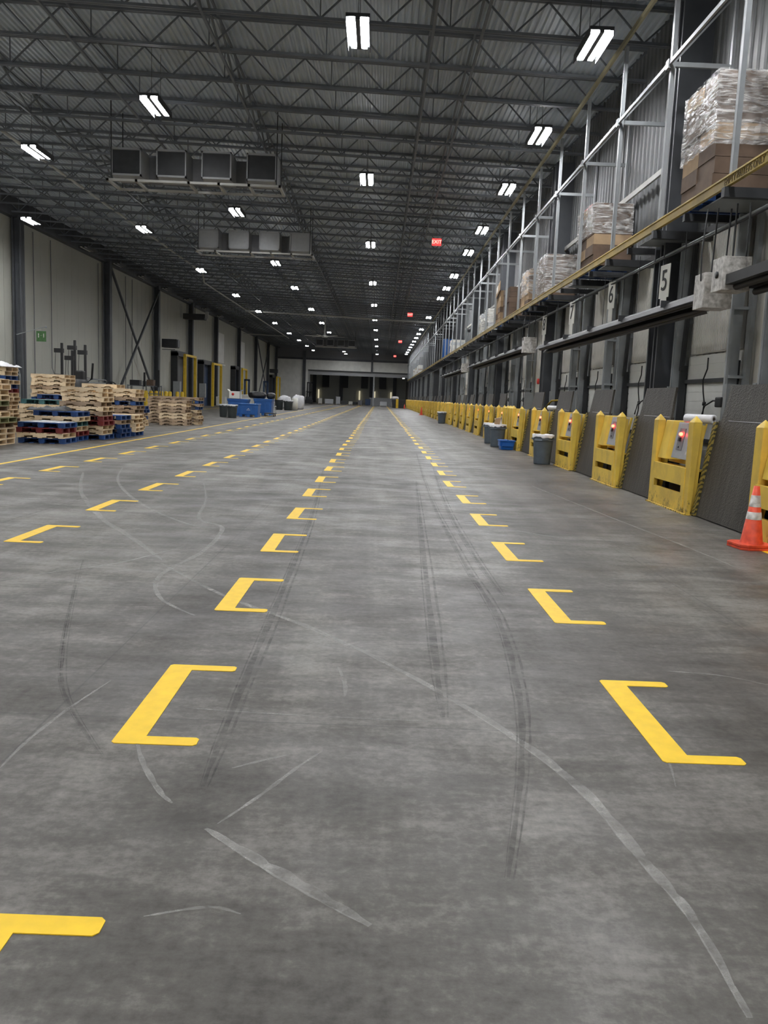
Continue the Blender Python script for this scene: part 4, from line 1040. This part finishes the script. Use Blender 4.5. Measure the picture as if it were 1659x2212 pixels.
obj('box_wall', MB().box(-.38,.38,-.36,-.34,0,.5).box(-.38,.38,.34,.36,0,.5).box(-.38,-.36,-.36,.36,0,.5).box(.36,.38,-.36,.36,0,.5).box(-.38,.38,-.36,.36,0,.02), M['signwhite'], t)
obj('flap', MB().hexa([(-.38,-.35,.5),(-.36,-.35,.5),(-.36,.35,.5),(-.38,.35,.5)],[(-.5,-.35,.62),(-.48,-.35,.62),(-.48,.35,.62),(-.5,.35,.62)]).hexa([(.36,-.35,.5),(.38,-.35,.5),(.38,.35,.5),(.36,.35,.5)],[(.48,-.35,.62),(.5,-.35,.62),(.5,.35,.62),(.48,.35,.62)]), M['signwhite'], t)
obj('red_mark', MB().lathe([(0,0),(.09,0),(.09,.006),(0,.006)],(0,0,0),14), M['redbell'], t, loc=(-.1,-.362,.3)).rotation_euler = (math.pi/2,0,0)
def sack(x, y, z, sx, sy_, sz, mt, lab, cat, name, seed):
    random.seed(seed); bm = bmesh.new(); bmesh.ops.create_icosphere(bm, subdivisions=3, radius=1)
    for v in bm.verts:
        p = v.co; k = 1+.10*math.sin(p.x*7+seed)*math.cos(p.y*6)+.06*random.uniform(-1,1)
        q = Vector([math.copysign(abs(c)**.7, c) for c in p])*k
        v.co = (q.x*sx, q.y*sy_, max(0, (q.z+.85)*sz*.54))
    me = bpy.data.meshes.new(name); bm.to_mesh(me); bm.free(); me.materials.append(M[mt])
    for p in me.polygons: p.use_smooth = True
    o = bpy.data.objects.new(name, me); COL.objects.link(o); o.location = (x, y, z); return tag(o, lab, cat)
sack(-8.75, 60.4, 1.17, .62, .5, .5, 'bagblack', 'large black bag slumped on the blue bin, left one', 'bag', 'refuse_bag', 4)
sack(-7.8, 60.6, 1.17, .30, .45, .45, 'bagblack', 'smaller black bag on the blue bin, right one', 'bag', 'refuse_bag', 5)
tag(obj('flat_sheet', MB().hexa([(-.4,-.3,0),(.4,-.3,0),(.4,.3,0),(-.4,.3,0)],[(-.4,-.3,.03),(.4,-.3,.05),(.4,.3,.03),(-.4,.3,.02)]), M['signwhite'], loc=(-9.2,57.4,1.12)), 'flat white sheet on the blue bin beside the open box', 'sheet')
tag(obj('white_counter', MB().box(-1.5,1.5,-.5,.5,0,1.35), M['white'], loc=(-13.2,90,0), bevel=.04), 'long white container behind the blue bins', 'container')
for k, (x, y) in enumerate(((-12.3,93),(-10.5,93),(-8.9,92))):
    sack(x, y, 0, .7, .6, 1.4 if k < 2 else 1.5, 'bag', 'pale bulk sack behind the far dark cans, %s from the left' % ordw(k+1), 'sack', 'bulk_sack', 20+k)
tag(obj('white_drum', MB().lathe([(0,0),(.3,0),(.32,.6),(.3,1.2),(0,1.22)],(0,0,0),18), M['signwhite'], loc=(-8.5,84.5,0)), 'slim white drum right of the far dark cans', 'drum')
t = thing('hand_cart', 'small dark trolley with caster wheels by the blue bins', 'trolley', (-7.45, 57.6, 0))
obj('deck', MB().box(-.35,.35,-.5,.5,.18,.24), M['dark'], t); obj('handle', MB().tube([(.3,-.45,.24),(.34,-.45,.7),(.34,.45,.7),(.3,.45,.24)],.02,6), M['grey'], t)
for x in (-.28,.28):
    for y in (-.4,.4): obj('wheel', MB().lathe([(0,-.02),(.08,-.02),(.08,.02),(0,.02)],(0,0,0),14), M['black'], t, loc=(x,y,.085)).rotation_euler = (0,math.pi/2,0)
for k, x in enumerate((-15.6,-14.4)):
    for j in range(3): pallet('red', x, 150.6, j*PH, 0, 'dark red pallet by the end wall, %s stack, %s from the floor' % (('left','right')[k], ordw(j+1)), 'red pallets at the end wall')
# left machines between
for k, (x, y) in enumerate(((-16.4,104),(-15.3,113))):
    t = thing('pump_stand', ('nearer','farther')[k]+' dark upright blue-black lift mast by the left wall', 'lift mast', (x,y,0))
    obj('mast', MB().box(-.35,-.15,-.1,.1,0,3.2).box(.15,.35,-.1,.1,0,3.2).box(-.35,.35,-.1,.1,3.0,3.2), M['doorblue'], t); obj('base', MB().box(-.5,.5,-.5,.5,0,.3), M['dark'], t)
tag(obj('yellow_barrier', MB().box(-1.6,1.6,-.1,.1,.5,.75).box(-1.6,-1.4,-.1,.1,0,1.0).box(1.4,1.6,-.1,.1,0,1.0), M['post_y'], loc=(-13.8,97,0)), 'low yellow barrier behind the blue bins', 'barrier')

# reach truck in the opening
t = thing('reach_truck', 'black reach truck parked at the left side of the wide opening', 'reach truck', (-12.7, 151.5, 0))
obj('chassis', MB().box(-.6,.6,-1.0,1.0,.12,.8), M['black'], t, bevel=.05)
obj('battery_hood', MB().box(-.55,.55,-.9,0,.8,1.3), M['dark'], t, bevel=.05)
obj('mast', MB().box(-.5,-.34,.9,1.1,.1,3.9).box(.34,.5,.9,1.1,.1,3.9).box(-.5,.5,.9,1.1,3.7,3.9).box(-.5,.5,.95,1.05,2.0,2.15).box(-.12,.12,.95,1.05,.1,3.7), M['black'], t)
obj('overhead_guard', MB().box(-.55,.55,-.7,.9,2.2,2.28).bar((-.5,-.65,1.2),(-.5,-.6,2.2),.07).bar((.5,-.65,1.2),(.5,-.6,2.2),.07), M['black'], t)
for s in (-.35,.35): obj('fork', MB().box(s-.06,s+.06,1.1,2.2,.08,.13), M['black'], t)
for s in (-.5,.5): obj('wheel', MB().lathe([(0,-.06),(.16,-.06),(.16,.06),(0,.06)],(0,0,0),16), M['black'], t, loc=(s,-.6,.17)).rotation_euler = (0,math.pi/2,0)
# clutter at the far end
rnd = random.Random(5)
clut = [(-11.2,.7,1.1,'signwhite','white carton'),(-9.6,1.6,1.0,'film','film-wrapped load'),(-7.9,.8,1.5,'film','tall wrapped load'),(-6.6,1.3,.8,'dark','dark crate'),(-5.5,.7,.7,'signwhite','white box'),(-4.6,.8,.6,'dark','dark low crate'),(-3.6,.8,1.0,'greydark','grey crate'),(-2.2,1.0,1.3,'doorblue','dark blue crate'),(.8,1.3,.9,'film','pale wrapped load'),(2.5,.5,.9,'signwhite','white drum box'),(3.6,.8,.5,'red','red crate')]
for k, (x, w_, h, mt, nm) in enumerate(clut):
    t = thing('stored_crate', '%s standing in the dark opening, %s from the left' % (nm, ordw(k+1)), 'crate', (x, 157+rnd.random()*3, 0), rnd.uniform(-.2,.2), 'goods in the far opening')
    obj('crate_body', MB().box(-w_/2,w_/2,-.5,.5,.12,h), M[mt], t, bevel=.03); obj('runner', MB().box(-w_/2,-w_/2+.1,-.5,.5,0,.12).box(w_/2-.1,w_/2,-.5,.5,0,.12), M['wood'], t)
tag(obj('low_partition', MB().box(-1.9,3.6,-.05,.05,0,1.55).box(-1.95,-1.85,-.1,.1,0,1.65).box(3.55,3.65,-.1,.1,0,1.65), M['grey'], loc=(0,162,0)), 'long low grey partition across the far opening', 'partition')
t = thing('waste_skip', 'dark waste bin with a white bag at the end of the guards', 'waste bin', (3.2, 141.5, 0))
obj('bin_body', MB().hexa([(-1.0,-.6,0),(1.0,-.6,0),(1.0,.6,0),(-1.0,.6,0)],[(-1.15,-.7,1.4),(1.15,-.7,1.4),(1.15,.7,1.4),(-1.15,.7,1.4)]), M['dark'], t, bevel=.04)
sack(2.6, 141.4, 1.41, .6, .5, .5, 'bag', 'white bag heaped on the far dark waste bin', 'bag', 'refuse_bag', 9)
tag(obj('square_bollard', MB().box(-.2,.2,-.2,.2,0,1.5), M['post_y'], loc=(2.95,140.3,0)), 'yellow square post in front of the far waste bin', 'bollard')

# ================================================================ LOADS ON THE RACK
def load(x0, y0, y1, zt, lab, cols=('carddark',), wrapmat='wrap', pc='blue', lean=0, depth=.95, layers=6, seed=1, wrap_from=.35):
    base = RZ0+.03
    p = pallet(pc, x0+depth/2, (y0+y1)/2, base, math.pi/2, COLNAME[pc]+' pallet under the '+lab.split(' on ')[0].split(' of four')[0].split(' with ')[0].split(' near ')[0].split(' topped')[0].split(' fully')[0], 'pallets on the high shelf'); p.scale = (1,.93,1)
    z0 = base+PH; t = thing('pallet_load', lab, 'wrapped load', (x0, (y0+y1)/2, z0), 0, 'loads on the high shelf')
    H = zt-z0; rr = random.Random(seed); L2 = (y1-y0)/2
    mb = MB(); mb2 = MB(); st_ = H/layers
    for k in range(layers):
        sh = lean*k/layers
        for j in range(2):
            ya = -L2+j*L2; b_ = mb if (k+j+seed) % 4 else mb2
            jx = rr.uniform(0,.03); b_.box(jx, depth-.01, ya+.005+sh, ya+L2-.005+sh, k*st_+.003, (k+1)*st_-.004)
    obj('carton_layer', mb, M[cols[0]], t)
    if mb2.v: obj('loose_carton', mb2, M[cols[-1]], t)
    if wrapmat:
        n = 10; m_ = 9; vs = []; fs = []
        ring = []
        for i in range(n): ring.append((-.03, L2+.03-(2*L2+.06)*i/n))
        for i in range(n): ring.append((-.03+(depth+.04)*i/n, -L2-.03))
        for i in range(n): ring.append((depth+.01, -L2-.03+(2*L2+.06)*i/n))
        for i in range(n): ring.append((depth+.01-(depth+.04)*i/n, L2+.03))
        K = len(ring)
        for j in range(m_+1):
            zz = H*(wrap_from+(1.0-wrap_from)*j/m_)+.01
            for a, b_ in ring: 
                w_ = rr.uniform(-.015,.015); vs.append((a+w_-(0 if 0 < j < m_ else 0), b_+w_+lean*zz/H, zz+rr.uniform(-.01,.01)))
        for j in range(m_):
            for i in range(K): fs.append((j*K+i, j*K+(i+1)%K, (j+1)*K+(i+1)%K, (j+1)*K+i))
        obj('stretch_film', MB().add(vs, fs, False), M[wrapmat], t)
    return t
load(4.99, 13.4, 14.8, 6.70, 'tall film-wrapped brown load near the top right corner', ('carddark','card'), seed=1, wrap_from=.38, layers=7)
load(4.99, 20.7, 22.2, 6.42, 'leaning wrapped brown load topped by a red-edged board', ('carddark','card'), seed=2, lean=.18, wrap_from=.5)
tag(obj('edge_board', MB().hexa([(-.02,-.5,0),(.02,-.5,0),(.02,.5,.0),(-.02,.5,.0)],[(-.02,-.5,.06),(.02,-.5,.06),(.02,.5,.06),(-.02,.5,.06)]), M['orange'], loc=(5.1,22.0,6.46)), 'red-orange board lying on top of the leaning load', 'board')
load(4.99, 26.5, 27.9, 6.16, 'square load fully wrapped in shiny film on the shelf', ('carddark',), seed=3, wrap_from=.05)
load(4.99, 29.5, 31.0, 6.15, 'narrow torn-film load on the shelf behind the shiny one', ('card','carddark'), seed=4, lean=-.1, wrap_from=.3)
load(4.99, 34.0, 35.6, 6.15, 'plain brown carton load on the shelf past the torn one', ('carddark',), wrapmat=None, seed=5)
load(4.99, 36.4, 37.8, 6.3, 'flap-topped carton load with a white label standing up', ('card','carddark'), wrapmat=None, seed=6)
t = thing('carton_flap', 'tilted cardboard sheet with a white label leaning on a shelf load', 'cardboard sheet', (4.96, 37.1, 6.32))
obj('sheet', MB().hexa([(-.02,-.7,0),(.0,-.7,0),(.0,.6,-.25),(-.02,.6,-.25)],[(-.02,-.7,.38),(.0,-.7,.38),(.0,.6,.12),(-.02,.6,.12)]), M['card'], t)
obj('label', MB().hexa([(-.028,-.1,.0),(-.02,-.1,.0),(-.02,.3,-.08),(-.028,.3,-.08)],[(-.028,-.1,.26),(-.02,-.1,.26),(-.02,.3,.18),(-.028,.3,.18)]), M['signwhite'], t)
load(4.99, 40.3, 41.5, 5.95, 'nearer load of white sacks on the shelf', ('signwhite','film'), wrapmat='wrap', seed=7, layers=5)
load(4.99, 42.8, 44.1, 5.95, 'farther load of white sacks on the shelf', ('signwhite','film'), wrapmat='wrap', seed=8, layers=5)
t = thing('blue_drum', 'tall blue drum standing on the high shelf', 'drum', (5.3, 67.5, RZ0+.04))
obj('drum_body', MB().lathe([(0,0),(.42,0),(.45,.1),(.45,1.5),(.4,1.6),(0,1.62)],(0,0,0),22), M['binblue'], t); obj('drum_hoop', MB().lathe([(.455,.5),(.47,.52),(.455,.54)],(0,0,0),22), M['binblue'], t)
load(4.99, 60.6, 62.2, 5.9, 'white sack load on the shelf in front of the blue drum', ('signwhite','film'), wrapmat='film' and None, seed=9, layers=5, pc='wood')
for k, y in enumerate((112, 117, 123.5, 129)):
    load(4.99, y, y+1.3, 6.1, 'small far white boxed load, %s of four on the shelf' % ordw(k+1), ('signwhite','card'), wrapmat=None, seed=30+k, layers=5, pc='wood')
